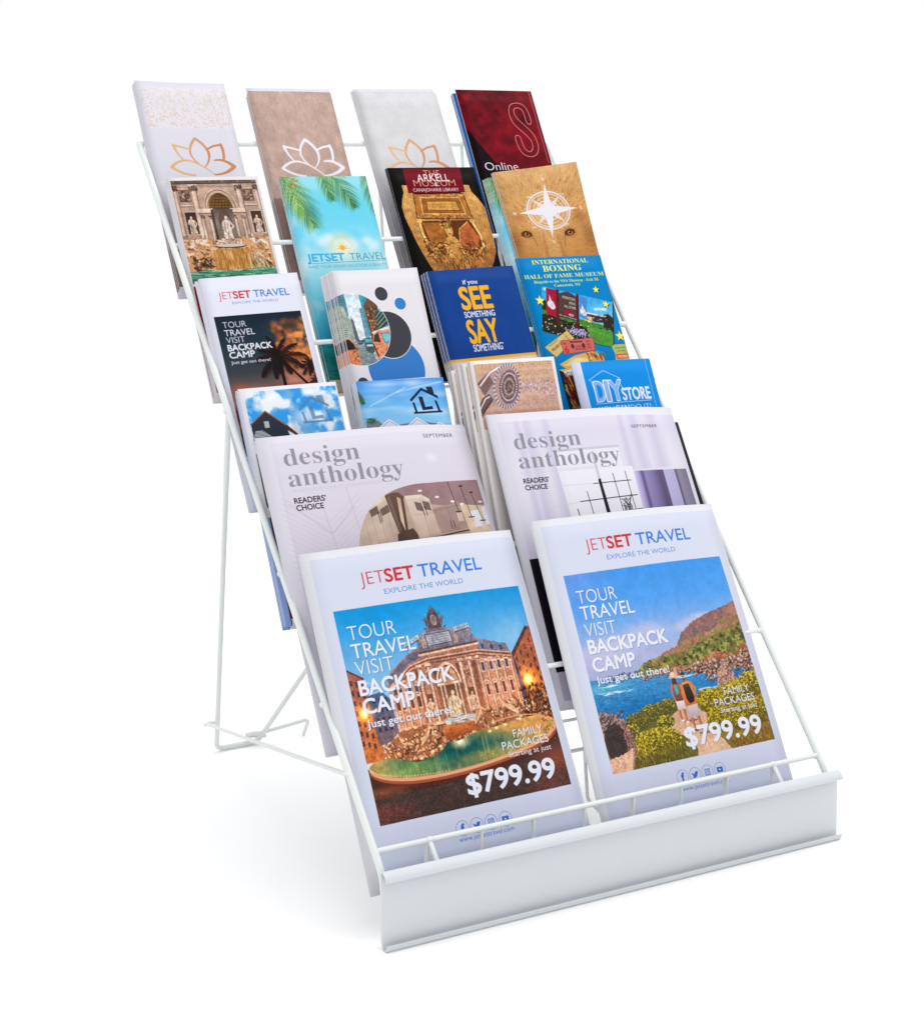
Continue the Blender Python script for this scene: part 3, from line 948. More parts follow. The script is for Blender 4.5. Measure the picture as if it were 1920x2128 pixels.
def art_palm_sunset(w, h):
    c = Print(w, h, (225, 226, 242))
    head_jetset(c, 14.6, 29.8, 87.3, 21.6, 6.9, 27, 74.3, 27, 2.3, 50.5)
    x0, y0, x1, y1 = 5.4, 38, 94.5, h - 8
    c.clip = np.zeros((c.H, c.W), np.float32)
    c.clip[int(y0 * S):int(y1 * S), int(x0 * S):int(x1 * S)] = 1
    c.grad(x0, y0, x1, y1, [(0, (26, 38, 50)), (.15, (34, 52, 64)), (.32, (60, 66, 72)), (.40, (120, 94, 90)), (.5, (176, 112, 90)), (.6, (120, 58, 44)), (.66, (206, 100, 40)), (.74, (90, 30, 22)), (1, (40, 16, 14))])
    rnd = random.Random(12)
    for i in range(240):
        x, y = rnd.uniform(48, 98), rnd.uniform(44, 106)
        lim = 60 - (y - 46) * .55 if y < 62 else 52
        if x < lim + 12:
            continue
        r = rnd.uniform(3, 7)
        k = (y - 44) / 60
        c.glow(x, y, r, r * .8, rnd.choice([(236, 128, 48), (222, 104, 40), (150, 66, 44), (250, 160, 84)]) if k < .6 else (196, 112, 88), .45, 'mix')
    cm = c.soft(52, 44, 116, 104, 16)
    c.grain(cm, 0, 12, 31, 4, (206, 104, 52), .40, .14, alpha=.9)
    c.grain(cm, 0, 9, 32, 4, (244, 150, 78), .52, .16, alpha=.85)
    c.glow(88, 78, 22, 14, (250, 150, 80), .55, 'mix')
    c.glow(80, 104, 36, 12, (214, 132, 106), .7, 'mix')
    for (x, y, r) in ((64, 50, 6), (62, 55, 5), (66, 60, 6)):
        c.glow(x, y, r, r * 1.2, (186, 88, 52), .7, 'mix')
    c.grain(c.soft(46, 36, x1 + 12, 116, 14), .25, 7, 4, 4)
    c.glow(80, 52, 16, 8, (30, 36, 50), .8, 'mix')
    c.glow(26, 112, 30, 10, (220, 120, 76), .5, 'mix')
    c.glow(16, 108, 12, 7, (196, 88, 50), .7, 'mix')
    K = [(30, 18, 20), (44, 24, 24), (22, 14, 18)]
    for cx, cy, sc, sd in ((60.5, 82, 1, 1), (92, 92, .5, 2), (96, 108, .4, 5)):
        for i, (a, L) in enumerate(((-2.9, 26), (-2.4, 22), (-1.9, 20), (-1.35, 22), (-.8, 26), (-.3, 30), (.15, 28), (.75, 20), (2.2, 22), (2.75, 28), (1.4, 16), (-1.6, 24))):
            frond(c, cx, cy, a, L * sc, K, 26, .9, .26, sd * 20 + i, .7 * sc)
        c.ell(cx, cy, 3 * sc, 2.6 * sc, K[0])
    c.segs([(60.5, 82, 61, 112, 2.6, 3.4)], 1, K[0])
    c.segs([(62, 82, 76, 100, 1.6, 2.2), (76, 100, 86, 112, 2.2, 2.6)], 1, K[0])
    c.grad(x0, 128, x1, 158, [(0, (150, 70, 40)), (.3, (60, 26, 18)), (.5, (190, 96, 30)), (.7, (90, 30, 18)), (1, (46, 18, 14))])
    c.grad(x0, 158, x1, y1, [(0, (46, 18, 14)), (1, (18, 10, 12))])
    c.grain(c.rm(x0, 120, x1, y1), .5, 3, 3, 3)
    tour_words(c, 12.2, (49.5, 57.3, 64.3, 71.8, 78.8, 84.4), 5.8, (23.8, 30.5, 19, 44.7, 25.4, 39.7), 2.9)
    c.clip = None
    return c


def art_city_circles(w, h):
    c = Print(w, h, (227, 224, 231))
    dk, bl = (66, 66, 74), (60, 126, 200)

    def ring(x, y, r, col):
        c.ell(x, y, r + .7, r + .7, (236, 234, 240))
        c.ell(x, y, r, r, col)
    ring(49.4, 24.4, 6.9, dk)
    ring(67.7, 35.3, 6.0, bl)
    ring(49, 99, 30.5, bl)
    c.rect(0, 109.8, w, h, (227, 224, 231))
    ring(49, 65.5, 23.3, dk)
    ring(9.9, 112, 6.2, dk)
    c.rect(0, 109.8, w, h, (227, 224, 231))
    M = c.fillmask([[(14.5 + 35.8 * math.cos(i * math.pi / 40), 58.5 + 35.8 * math.sin(i * math.pi / 40)) for i in range(80)]])
    c.ell(14.5, 58.5, 36.4, 36.4, (232, 230, 236))
    full = np.zeros((c.H, c.W), np.float32)
    full[M[0]:M[0] + M[2].shape[0], M[1]:M[1] + M[2].shape[1]] = M[2]
    c.clip = full
    c.grad(-22, 20, 52, 96, [(0, (196, 220, 232)), (.35, (226, 232, 240)), (.6, (220, 226, 234)), (1, (140, 160, 168))])
    c.grain(c.rm(0, 20, 40, 60), .05, 6, 4)
    c.poly([(-2, 22), (8, 22), (9, 44), (2, 60), (-2, 60)], (86, 138, 156))            # glass tower left
    for i in range(10):
        c.line([(-2, 24 + i * 2.6), (8.6, 24 + i * 2.3)], .4, (56, 98, 116), .6)
    c.poly([(0, 34), (5, 36), (7, 46), (12, 50), (13, 72), (-2, 72)], (178, 190, 178))
    for i in range(14):
        c.line([(0, 40 + i * 2.3), (6, 44 + i * 2.0), (12, 52 + i * 1.5)], .55, (60, 66, 62), .75)
    for i in range(7):
        c.line([(i * 1.9, 40), (i * 1.9 + .4, 72)], .35, (230, 236, 226), .5)
    c.poly([(10.5, 46), (13, 50), (15.2, 71), (11, 71)], (92, 98, 110))
    c.poly([(24, 22), (36, 20), (34, 66), (27, 66), (25, 40)], (60, 154, 178))
    c.poly([(22, 38), (26, 37), (27, 68), (22.5, 68)], (110, 156, 176))
    for i in range(12):
        c.line([(22, 40 + i * 2.2), (27, 40 + i * 2.1)], .5, (70, 110, 130), .7)
    c.poly([(27, 36), (30, 32), (33, 28), (42, 34), (46, 70), (29, 72), (28, 50)], (112, 78, 58))
    for i in range(11):
        for j in range(5):
            c.rect(29.2 + j * 2.6 + i * .25, 38 + i * 3, 30.6 + j * 2.6 + i * .25, 39.6 + i * 3, rndc(i * 7 + j, [(220, 164, 90), (48, 34, 30), (160, 110, 74), (70, 48, 40)]), .9)
    c.poly([(38, 40), (52, 44), (52, 66), (38, 68)], (64, 88, 84))
    for i in range(12):
        c.line([(38, 66 - i * 1.8), (53, 58 - i * 2.5)], .6, (24, 36, 36) if i % 2 else (170, 200, 186), .8)
    c.poly([(30, 62), (52, 56), (52, 64), (34, 68)], (206, 218, 226))
    c.line([(30, 68), (34, 64), (52, 60)], .8, (40, 60, 60))
    c.poly([(8, 72), (24, 71), (31, 96), (5, 97)], (118, 136, 142))                    # street
    for i in range(50):
        q = random.Random(i)
        y = q.uniform(74, 95)
        c.line([(q.uniform(10, 24), y), (q.uniform(12, 28), y + .3)], .4, (206, 220, 224) if i % 3 else (70, 88, 94), .5)
    c.rect(10, 69.5, 26, 73, (70, 84, 92))
    c.dabs(30, (10, 69, 27, 74), [(40, 46, 50), (200, 214, 220), (120, 140, 150)], (.6, 1.5), 6, 1.5)
    # cars
    c.poly([(-3, 68), (4, 67), (9, 72), (12, 80), (12, 94), (6, 97), (-3, 97)], (222, 138, 96))
    c.poly([(-3, 69), (4, 68.5), (8, 73), (10, 78), (-3, 79)], (50, 42, 42))
    c.dabs(20, (5, 78, 11, 92), [(90, 50, 40), (60, 40, 70)], (.5, 1.3), 8, 2, 1.2)
    c.poly([(20, 68), (28, 67), (30, 70), (31, 80), (26, 84), (20, 80)], (74, 90, 98))
    c.rect(21, 68.6, 28.5, 72, (96, 176, 196))
    c.rect(22, 74, 29, 76, (200, 210, 214))
    c.poly([(29, 72), (32, 64), (37, 61), (52, 60), (52, 92), (34, 96), (30, 84)], (224, 140, 104))
    c.poly([(30, 71.5), (32.6, 65), (37, 62.5), (38, 72.5)], (66, 54, 50))
    c.poly([(40, 63), (50, 63), (50.5, 73), (42, 73.5)], (60, 140, 160))
    c.poly([(41, 64), (49, 64), (49.5, 72), (43, 72.4)], (120, 190, 206))
    c.line([(29.5, 74), (34, 92)], 1.4, (60, 40, 36))
    c.dabs(26, (32, 76, 46, 94), [(110, 60, 46), (70, 40, 36), (240, 176, 140)], (.6, 1.6), 9, 2, 1.2)
    c.grain((M[0], M[1], M[2]), .2, 2.6, 71, 4)
    c.clip = None
    return c


def rndc(seed, cols):
    return random.Random(seed).choice(cols)


def art_see_say(w, h):
    c = Print(w, h, (22, 66, 142))
    c.grain(c.rm(0, 0, w, h), .05, 12, 3)
    Y, W = (246, 178, 30), (236, 234, 240)
    c.text('if you', 36.8, 16.2, 4.3, W, 16.6, bold=.03)
    c.text('SEE', 29.6, 42.2, 22.6, Y, 35, bold=.045)
    c.text('SOMETHING', 29.4, 50.8, 6.0, W, 35.2, bold=.03)
    c.text('SAY', 28.6, 77.4, 23.4, Y, 34.5, bold=.045)
    c.text('SOMETHING', 29.8, 86, 7.0, W, 33.6, bold=.03)
    c.ell(64.6, 79.6, .7, .7, W)
    c.rect(0, 92.2, w, 95, (246, 176, 40))
    c.rect(0, 95, w, 156, (214, 208, 206))
    c.rect(0, 156, w, h - 4, (172, 112, 8))
    c.line([(8, 184), (60, 184)], .6, (220, 160, 60))
    return c


def star(c, x, y, r, col, rot=0, shadow=True):
    p = [(x + (r if i % 2 == 0 else r * .42) * math.sin(rot + i * math.pi / 5), y - (r if i % 2 == 0 else r * .42) * math.cos(rot + i * math.pi / 5)) for i in range(10)]
    if shadow:
        c.poly([(a + .8, b + .7) for a, b in p], (10, 30, 50), .8)
    c.poly(p, col)
    c.line(p + p[:1], .25, (90, 90, 20), .6)


def art_boxing(w, h):
    c = Print(w, h, (0, 128, 196))
    Y = (246, 236, 96)
    c.text(serif('INTERNATIONAL'), 52, 7.6, 4.6, Y, 70, anchor='c', bold=.0)
    c.text(serif('BOXING'), 52.2, 15.8, 6.3, Y, 48, anchor='c', bold=.005)
    c.text(serif('HALL OF FAME MUSEUM'), 52.6, 23, 4.2, Y, 99, anchor='c')
    c.text(serif('Ringside to the NYS Thruway - Exit 34'), 53.2, 28.3, 2.9, Y, 80, anchor='c')
    c.text(serif('Canastota, NY'), 53.2, 32.9, 3.0, Y, 33, anchor='c')
    P = [(21, 31), (103, 53.5), (88, 102.6), (7.2, 79.8)]
    c.poly([(a + 1, b + .8) for a, b in P], (8, 24, 40))
    M = c.fillmask([P])
    full = np.zeros((c.H, c.W), np.float32)
    full[M[0]:M[0] + M[2].shape[0], M[1]:M[1] + M[2].shape[1]] = M[2]
    c.clip = full

    def q(u, v):                                          # photo coordinates 0..1 -> sheet
        a = (lerp(P[0][0], P[1][0], u), lerp(P[0][1], P[1][1], u))
        b = (lerp(P[3][0], P[2][0], u), lerp(P[3][1], P[2][1], u))
        return (lerp(a[0], b[0], v), lerp(a[1], b[1], v))
    Q = lambda *l: [q(*p) for p in l]
    c.poly(Q((0, 0), (1, 0), (1, .6), (0, .6)), [(40, 150, 220), (120, 200, 236)])
    for u, v, r in ((.05, .05, 5), (.82, .22, 7), (.88, .2, 5), (.76, .24, 5)):
        c.glow(*q(u, v), r, r * .5, (235, 242, 248), .9, 'mix')
    c.poly(rag(Q((0, .3), (.2, .34), (.2, .6), (0, .6), (0, .3)), .8, 2, 1), (34, 50, 30))
    c.poly(Q((0, .52), (1, .56), (1, 1), (0, 1)), (66, 130, 46))
    c.poly(rag(Q((.86, .34), (.93, .28), (1, .36), (1, .66), (.86, .62), (.86, .34)), 1, 2, 2), (46, 42, 30))
    c.poly(Q((.6, .38), (.88, .36), (.9, .5), (.6, .56)), (60, 44, 40))
    c.poly(Q((.6, .35), (.9, .34), (.9, .37), (.6, .39)), (224, 220, 214))
    c.poly(Q((.6, .45), (.7, .44), (.7, .56), (.6, .56)), (226, 200, 130))
    c.dabs(60, (*q(.6, .42), *q(.98, .72)), [(230, 232, 236), (60, 60, 70), (150, 150, 160), (40, 30, 30)], (.5, 1.2), 4, 2, .2, .4, .8,
           inside=None)
    c.poly(Q((.48, .62), (1, .68), (1, 1), (.48, 1)), (78, 146, 52))
    c.poly(Q((.5, .66), (1, .78), (1, .8), (.5, .7)), (120, 176, 90), .5)
    c.poly(rag(Q((0, .62), (.12, .6), (.3, .66), (.45, .64), (.62, .7), (.66, .9), (.5, 1.0), (0, 1), (0, .62)), 1, 2, 3), (44, 38, 26))
    for i in range(150):
        r = random.Random(i)
        u, v = r.uniform(0, .66), r.uniform(.64, .99)
        c.ell(*q(u, v), r.uniform(.5, 1.0), r.uniform(.4, .9), r.choice([(30, 50, 24), (70, 50, 30), (230, 226, 236), (24, 30, 20), (90, 110, 50)]), .85)
    for i in range(160):
        r = random.Random(i + 900)
        c.ell(*q(r.gauss(.5, .07), r.gauss(.84, .05)), .7, .6, r.choice([(140, 120, 196), (232, 230, 244), (110, 90, 180), (206, 196, 236)]), .9)
    # banners and sign
    c.poly(Q((.06, .02), (.2, .02), (.2, .62), (.06, .6)), (160, 26, 52))
    c.poly(Q((.2, -.02), (.24, -.02), (.24, .76), (.2, .76)), (92, 26, 34))
    c.poly(Q((.24, .08), (.36, -.01), (.48, .06), (.48, .6), (.24, .6)), (78, 58, 54))
    c.poly(Q((.48, -.01), (.52, -.01), (.52, .78), (.48, .74)), (92, 26, 34))
    c.poly(Q((.53, 0), (.63, .04), (.63, .52), (.53, .5)), (66, 136, 206))
    for u, sc in ((.125, 1), (.575, .85)):
        a = q(u, .36)
        c.ell(a[0], a[1], 4.2 * sc, 4.0 * sc, (226, 222, 232))
        c.ell(a[0] + 1.2 * sc, a[1] + 2.6 * sc, 3.4 * sc, 3.4 * sc, (226, 222, 232))
        c.poly([(a[0] - 1.4, a[1] - 2), (a[0] + 1.2, a[1] - 10.5 * sc), (a[0] + 2, a[1] - 2)], (226, 222, 232))
        c.line(bez((a[0] - 2, a[1] + 1), (a[0] + 1, a[1] + 4), (a[0] + 3, a[1] - 1)), .4, (160, 120, 140))
    for i, t in enumerate(('INTERNATIONAL', 'BOXING', 'HALL OF FAME')):
        a = q(.47, .17 + i * .095)
        c.text(t, a[0] + .2, a[1], 2.9, (236, 230, 230), (15.5, 7.5, 13.5)[i], anchor='r', bold=.02, rot=.27)
    c.ell(*q(.37, .46), 7, 3, (150, 30, 44), rot=.3)
    c.ell(*q(.41, .5), 3, 1.4, (226, 170, 170), rot=.3)
    c.line(Q((.24, .55), (.48, .57)), .6, (190, 200, 206))
    c.dabs(20, (*q(.26, .56), *q(.46, .62)), [(20, 24, 26), (120, 130, 136)], (.5, 1), 8)
    c.grain(M, .16, 2, 14, 3)
    c.clip = None
    # tickets, gold, figure
    c.poly([(4.3, 97), (36.8, 80.7), (43.3, 89.5), (15.7, 108.8)], (214, 190, 120))
    c.line([(4.3, 97), (36.8, 80.7), (43.3, 89.5), (15.7, 108.8), (4.3, 97)], .5, (110, 80, 30))
    c.line([(31, 84), (37, 93)], .5, (110, 80, 40))
    c.text('WILLARD CHASE', 13, 102.5, 3, (90, 50, 30), 20, bold=.03, rot=-.5)
    c.text('RINGSIDE', 11, 97, 1.6, (120, 80, 40), 14, rot=-.5)
    c.dabs(30, (30, 84, 40, 92), [(180, 130, 60), (230, 180, 100)], (.5, 1.4), 5, 2)
    c.poly([(25.5, 91.5), (66.3, 90.2), (65, 104.1), (25.5, 106)], (206, 108, 98))
    c.line([(25.5, 91.5), (66.3, 90.2), (65, 104.1), (25.5, 106), (25.5, 91.5)], .5, (120, 40, 40))
    c.rect(36, 92.5, 52, 94.5, (120, 60, 66))
    c.text('6', 28, 104.6, 7, (216, 40, 50), 4.4, bold=.05)
    c.text('SEC', 27.5, 95.6, 2, (150, 40, 50), 5, bold=.04)
    for x in (38.5, 52):
        c.ell(x, 98, 2, 2.6, (80, 50, 60))
    c.text('TONIGHT', 42, 99.4, 2, (110, 50, 60), 8, bold=.02)
    c.text('WRESTLING', 40, 102.6, 2.4, (110, 50, 60), 14, bold=.02)
    for i in range(3):
        c.text('RED', 56, 95 + i * 3.2, 2, (150, 50, 60), 5, bold=.03)
    c.poly([(17, 116), (38, 108), (62, 104.5), (72, 113), (74, 122), (40, 122), (26, 124)], (226, 178, 92))
    c.poly([(20, 118), (40, 111), (60, 112), (44, 119)], (240, 214, 130))
    c.dabs(50, (52, 106, 74, 118), [(70, 40, 30), (240, 200, 140), (150, 60, 40), (226, 178, 92)], (.7, 2.2), 5, 3, 1.2, .5)
    c.glow(40, 113, 16, 5, (250, 240, 190), .6, 'mix')
    c.poly([(86, 101), (90, 99), (104, 99), (108, 102), (107, 110), (109, 118), (86, 118), (88, 110)], (176, 186, 104))
    c.line([(86, 101), (90, 99), (104, 99), (108, 102)], .5, (30, 40, 20))
    c.poly([(88.5, 110), (105, 109.5), (106, 115), (89, 115.6)], (214, 96, 66))
    c.text('MEMBER', 97, 114, 2.6, (250, 220, 190), 13, anchor='c', bold=.03)
    c.text('BOXING HALL', 97, 104, 1.5, (60, 70, 40), 14, anchor='c')
    c.text('OF FAME', 97, 107.4, 1.5, (60, 70, 40), 10, anchor='c')
    for x, y, r, a in ((14.4, 47, 6.2, .15), (86.8, 38.4, 4.6, .1), (93.9, 55, 4.8, .3), (100.4, 90.6, 6.4, .05)):
        star(c, x, y, r, Y, a)
    # lower figure in dark red robe seen in the gap
    c.rect(14, 122, w, h - 4, (20, 40, 66))
    c.poly([(14, 122), (w, 116), (w, 122), (30, 130)], (228, 190, 90))
    c.poly([(19, 124), (34, 121), (35, 129), (20, 131)], (228, 226, 222))
    c.text('GE', 22, 129, 4, (40, 40, 50), 8)
    c.poly([(17, 130), (37, 128), (40, 152), (20, 156)], (96, 20, 26))
    c.dabs(90, (17, 130, 40, 156), [(56, 10, 14), (130, 34, 38), (30, 8, 10), (214, 170, 60)], (1, 3), 7, 2.4, 1.3, .6)
    c.dabs(60, (19, 155, 42, 172), [(190, 130, 50), (120, 70, 30), (40, 16, 12), (226, 176, 80)], (1, 2.6), 9, 3, 1.2, .5)
    return c


def house_mark(c, x0, y0, x1, y1, col, alpha=1.0, letter='L'):
    """estate agent's mark: open roof with chimney, two walls, base bar, letter; box x0..x1, roof tip y0, base y1"""
    w, h = x1 - x0, y1 - y0
    q = lambda u, v: (x0 + u * w, y0 + v * h)
    t = w * .055
    c.poly([q(0, .46), q(.44, .02), q(.96, .36), q(.96, .47), q(.44, .13), q(.04, .54)], col, alpha)
    c.poly([q(.62, .0), q(.82, .0), q(.86, .34), q(.64, .2)], col, alpha)
    c.poly([q(.07, .58), q(.14, .56), q(.2, 1), q(.13, 1)], col, alpha)
    c.poly([q(.82, .52), q(.9, .56), q(.98, 1), q(.9, 1)], col, alpha)
    c.poly([q(.06, .93), q(1.02, .93), q(1.02, 1.0), q(.06, 1.0)], col, alpha)
    c.poly([q(.30, .36), q(.44, .36), q(.48, .76), q(.72, .74), q(.73, .86), q(.37, .88)], col, alpha)


def clouds(c, x0, y0, x1, y1, seed, thr=.5, soft=.14, alpha=.95):
    m = c.rm(x0, y0, x1, y1)
    c.grain(m, 0, 13, seed, 5, (236, 240, 246), thr, soft, alpha=alpha)
    c.grain(m, 0, 11, seed + 1, 4, (176, 190, 210), thr + .1, .2, alpha=.45)


def art_house_cloud(w, h):
    c = Print(w, h, (232, 232, 238))
    x0, y0, x1, y1 = 4.8, 3.5, 97, 109
    c.clip = np.zeros((c.H, c.W), np.float32)
    c.clip[int(y0 * S):int(y1 * S), int(x0 * S):int(x1 * S)] = 1
    c.grad(x0, y0, x1, y1, [(0, (46, 146, 226)), (.3, (56, 156, 232)), (.45, (90, 176, 236)), (1, (90, 176, 236))])
    clouds(c, x0, y0, x1, 60, 77, .42, .14)
    for x, y, r in ((24, 18, 15), (40, 16, 13), (60, 30, 16), (30, 10, 10), (76, 30, 10), (84, 40, 9), (70, 8, 8)):
        c.glow(x, y, r, r * .7, (240, 242, 248), .8, 'mix')
    c.poly([(21.8, 21.6), (49, 45), (48, 47), (37, 39), (40, 50), (6, 50), (5.8, 33)], (74, 46, 40))
    c.poly([(21.8, 25), (40, 40), (44, 60), (6, 60), (6, 36)], (46, 54, 68))
    for i in range(18):
        c.line([(6, 34 + i * 1.3), (42, 34 + i * 1.3)], .2, (30, 36, 46), .6)
    c.line([(5.6, 33.4), (21.8, 22.2), (40, 37)], 1.1, (140, 96, 78))
    c.line([(40, 37), (48.6, 45.6)], 1.6, (92, 50, 40))
    c.rect(18.6, 31.4, 23.4, 37.6, (196, 170, 140))
    c.rect(19.4, 32.2, 22.6, 36.8, (150, 190, 216))
    for i in range(6):
        c.line([(9 - i * .6, 40 + i * 1.2), (16 + i * 1.6, 40 + i * 1.2)], .7, (206, 210, 216))
    house_mark(c, 55, 11.5, 87.5, 36.5, (88, 122, 158), .72)
    c.rect(x0, 60, x1, 98, (52, 50, 44))
    c.grain(c.rm(x0, 60, x1, 98), .6, 6, 3)
    c.rect(x0, 98, x1, y1, (60, 92, 44))
    c.grain(c.rm(x0, 60, x1, y1), .4, 2, 5)
    c.clip = None
    c.rect(6.5, 112, w, h - 5, (126, 14, 34))
    c.rect(0, 118, 5.5, h, (140, 168, 224))
    c.rect(5.5, 118, 6.5, h, (30, 34, 60))
    return c


def art_house_row(w, h):
    c = Print(w, h, (96, 168, 230))
    c.grad(0, 0, w, 45, [(0, (78, 146, 222)), (.5, (100, 176, 234)), (1, (150, 208, 242))])
    rnd = random.Random(3)
    for i in range(26):
        x, y = rnd.uniform(0, w), rnd.uniform(2, 34)
        c.glow(x, y, rnd.uniform(14, 30), rnd.uniform(2.5, 7), (210, 228, 246), .28, 'mix')
    c.line([(10, 24), (50, 8)], 1.2, (214, 230, 246), .5)
    c.line([(40, 12), (90, 4)], 1.6, (214, 230, 246), .4)
    frond(c, -4, 8, .9, 16, [(50, 84, 50), (70, 110, 70)], 24, .4, .4, 5, .5)
    house_mark(c, 52.6, 8.4, 84.6, 33.6, (30, 42, 66))
    c.poly([(3, 37.5), (16, 37.5), (22, 44), (46, 42), (60, 41), (97, 47), (97, 62), (3, 62)], (128, 128, 140))
    c.dabs(40, (4, 35, 14, 40), [(70, 100, 60), (50, 80, 50)], (.6, 1.4), 5, 2)
    for cx, ty, hw in ((27, 37.6, 9.8), (56.6, 37.6, 12), (80, 43, 9)):
        c.poly([(cx - hw, ty + hw * .62), (cx, ty), (cx + hw, ty + hw * .62), (cx + hw - 1.4, 62), (cx - hw + 1.4, 62)], (222, 224, 236))
        c.line([(cx - hw - .6, ty + hw * .66), (cx, ty), (cx + hw + .6, ty + hw * .66)], 1.0, (240, 240, 248))
        c.line([(cx - hw - .4, ty + hw * .66 + .9), (cx, ty + 1), (cx + hw + .4, ty + hw * .66 + .9)], .4, (110, 114, 130))
        c.rect(cx - 3.4, ty + 7.4, cx + 3.4, ty + 14, (90, 100, 120))
        for k in range(-3, 4):
            c.rect(cx + k - .3, ty + 7.4, cx + k + .2, ty + 14, (214, 220, 230))
        for s in (-1, 1):
            c.rect(cx + s * 5.4 - 1.1, ty + 7, cx + s * 5.4 + 1.1, ty + 14, (196, 76, 96))
    c.rect(0, 62, w, h, (190, 200, 214))
    c.rect(0, 130, w, h, (96, 150, 60))
    return c


def art_shower(w, h):
    c = Print(w, h, (238, 234, 234))
    x0, y0, x1, y1 = 3.2, 3.4, 92.6, h - 10
    c.clip = np.zeros((c.H, c.W), np.float32)
    c.clip[int(y0 * S):int(y1 * S), int(x0 * S):int(x1 * S)] = 1
    c.grad(x0, y0, x1, 60, [(0, (210, 170, 138)), (.3, (212, 174, 150)), (.6, (212, 172, 156)), (1, (204, 160, 140))])
    c.rect(x0, 60, x1, y1, (204, 160, 140))
    c.rect(0, 66, w, h, (222, 216, 212))
    G = (158, 118, 98)
    lines = [('TAKE A SHORTER SHOWER', 9.0, 5.4), ('WASH A FULL LOAD OF LAUNDRY', 17, 5.0), ('SCRAPE, DO NOT RINSE, DISHES', 25, 5.2), ('TURN OFF THE TAP WHEN BRUSHING', 33, 4.4), ('WHEN IT RAINS', 40.5, 4.4), ('RUN A FULL LOAD OF DISHES', 45.6, 5.2), ('USE TOWELS AND LINENS MORE THAN ONCE', 53.0, 3.6)]
    for t, y, cap in lines:
        c.text(t, 90.5, y, cap, G, 84 if len(t) > 14 else 34, anchor='r', bold=-.006, alpha=.75)
    # spray
    rnd = random.Random(6)
    for i in range(420):
        t = rnd.random()
        x = lerp(50, 93, t)
        y = 27 + rnd.uniform(-1, 1) * (5 + 9 * t) * (.6) + t * 4
        c.ell(x, y, rnd.uniform(.3, .9), rnd.uniform(.3, .7), rnd.choice([(176, 136, 150), (236, 222, 226), (140, 104, 116), (150, 130, 170)]), .7)
    # shower head: chrome ring, purple jets, handle
    c.poly([(4, 22), (12, 14), (26, 7), (40, 3), (46, 9), (26, 46), (14, 40)], (176, 150, 150))
    c.poly([(4, 22), (18, 12), (22, 22), (10, 34)], (126, 100, 98))
    c.line([(7, 24), (20, 12), (34, 6)], 1.6, (236, 224, 226))
    c.poly([(0, 46), (7, 36), (15, 32), (19, 38), (9, 48), (2, 56)], (110, 86, 86))
    c.line([(3, 46), (10, 37), (15, 35)], 1.2, (232, 222, 224))
    c.line([(5, 50), (13, 42), (17, 39)], .8, (60, 44, 46))
    c.ell(36.5, 26, 15.5, 23, (196, 176, 178), rot=.35)
    c.ell(36.5, 26, 15.5, 23, (150, 124, 126), .5, rot=.35)
    for i in range(64):
        a = i * math.pi / 32
        ex, ey = 15.2 * math.cos(a), 22.6 * math.sin(a)
        X, Y = 36.5 + ex * math.cos(.35) - ey * math.sin(.35), 26 + ex * math.sin(.35) + ey * math.cos(.35)
        X2, Y2 = lerp(X, 36.5, .14), lerp(Y, 26, .14)
        c.line([(X, Y), (X2, Y2)], .6, (92, 70, 74) if i % 2 else (240, 230, 234))
    c.ell(37.8, 26.5, 12, 18.6, (188, 150, 120), rot=.35)
    c.ell(38.4, 26.8, 10.6, 17, (128, 104, 96), rot=.35)
    for k, n, col in ((1.0, 40, (110, 84, 160)), (.84, 34, (226, 214, 224)), (.7, 30, (96, 72, 76)), (.5, 24, (190, 170, 160)), (.3, 14, (70, 56, 56))):
        for i in range(n):
            a = i * 2 * math.pi / n
            ex, ey = 10 * k * math.cos(a), 16.2 * k * math.sin(a)
            c.ell(38.4 + ex * math.cos(.35) - ey * math.sin(.35), 26.8 + ex * math.sin(.35) + ey * math.cos(.35), .75, .75, col, .9)
    c.dabs(140, (28, 10, 52, 44), [(236, 230, 236), (90, 70, 120), (60, 46, 50)], (.3, .7), 9, 2.5, .6, .5, .7)
    c.grain(c.rm(x0, y0, x1, 60), .08, 3, 14, 3)
    c.clip = None
    return c


def art_diy(w, h):
    c = Print(w, h, (20, 140, 222))
    W = (226, 230, 246)
    c.rect(0, 0, 10.8, h, (206, 212, 240))
    c.rect(0, 0, 1.4, h, (224, 224, 238))
    c.rect(90.0, 0, 90.5, h, (150, 200, 240))
    c.line([(21.5, 42), (18, 20), (16, 19), (34.9, 10), (52.8, 18.7), (51, 20), (53.5, 29)], .5, W)
    for t, x, wd in (('D', 20.1, 11.4), ('I', 32.6, 4.2), ('Y', 38.2, 14.6)):
        c.text(t, x, 41.6, 20.6, W, wd, bold=.06)
        c.text(t, x + .7, 41.0, 19.4, (132, 178, 232), wd - 1.4, bold=.035)
    c.text('STORE', 51.8, 41.8, 12.2, W, 34.6, bold=.05)
    c.line([(18, 43.9), (85.6, 43.6)], .5, W)
    c.text('YOU', 19.6, 52.2, 5.2, W, 18.6, bold=-.01)
    c.text('CAN', 39.6, 52.2, 5.2, W, 16.6, bold=.045)
    c.text('DO IT!', 58, 52.2, 5.2, W, 25.6, bold=-.01)
    return c


def anthology(c, x, y1, y2, sc=1.0, dx=0):
    G = (146, 146, 156)
    c.text(serif('design'), 22.2 + dx, y1, 15.6 * sc, G, 75.2, bold=-.010)
    c.text(serif('anthology'), 22.2 + dx, y2, 15.6 * sc, G, 116.5, bold=-.010)


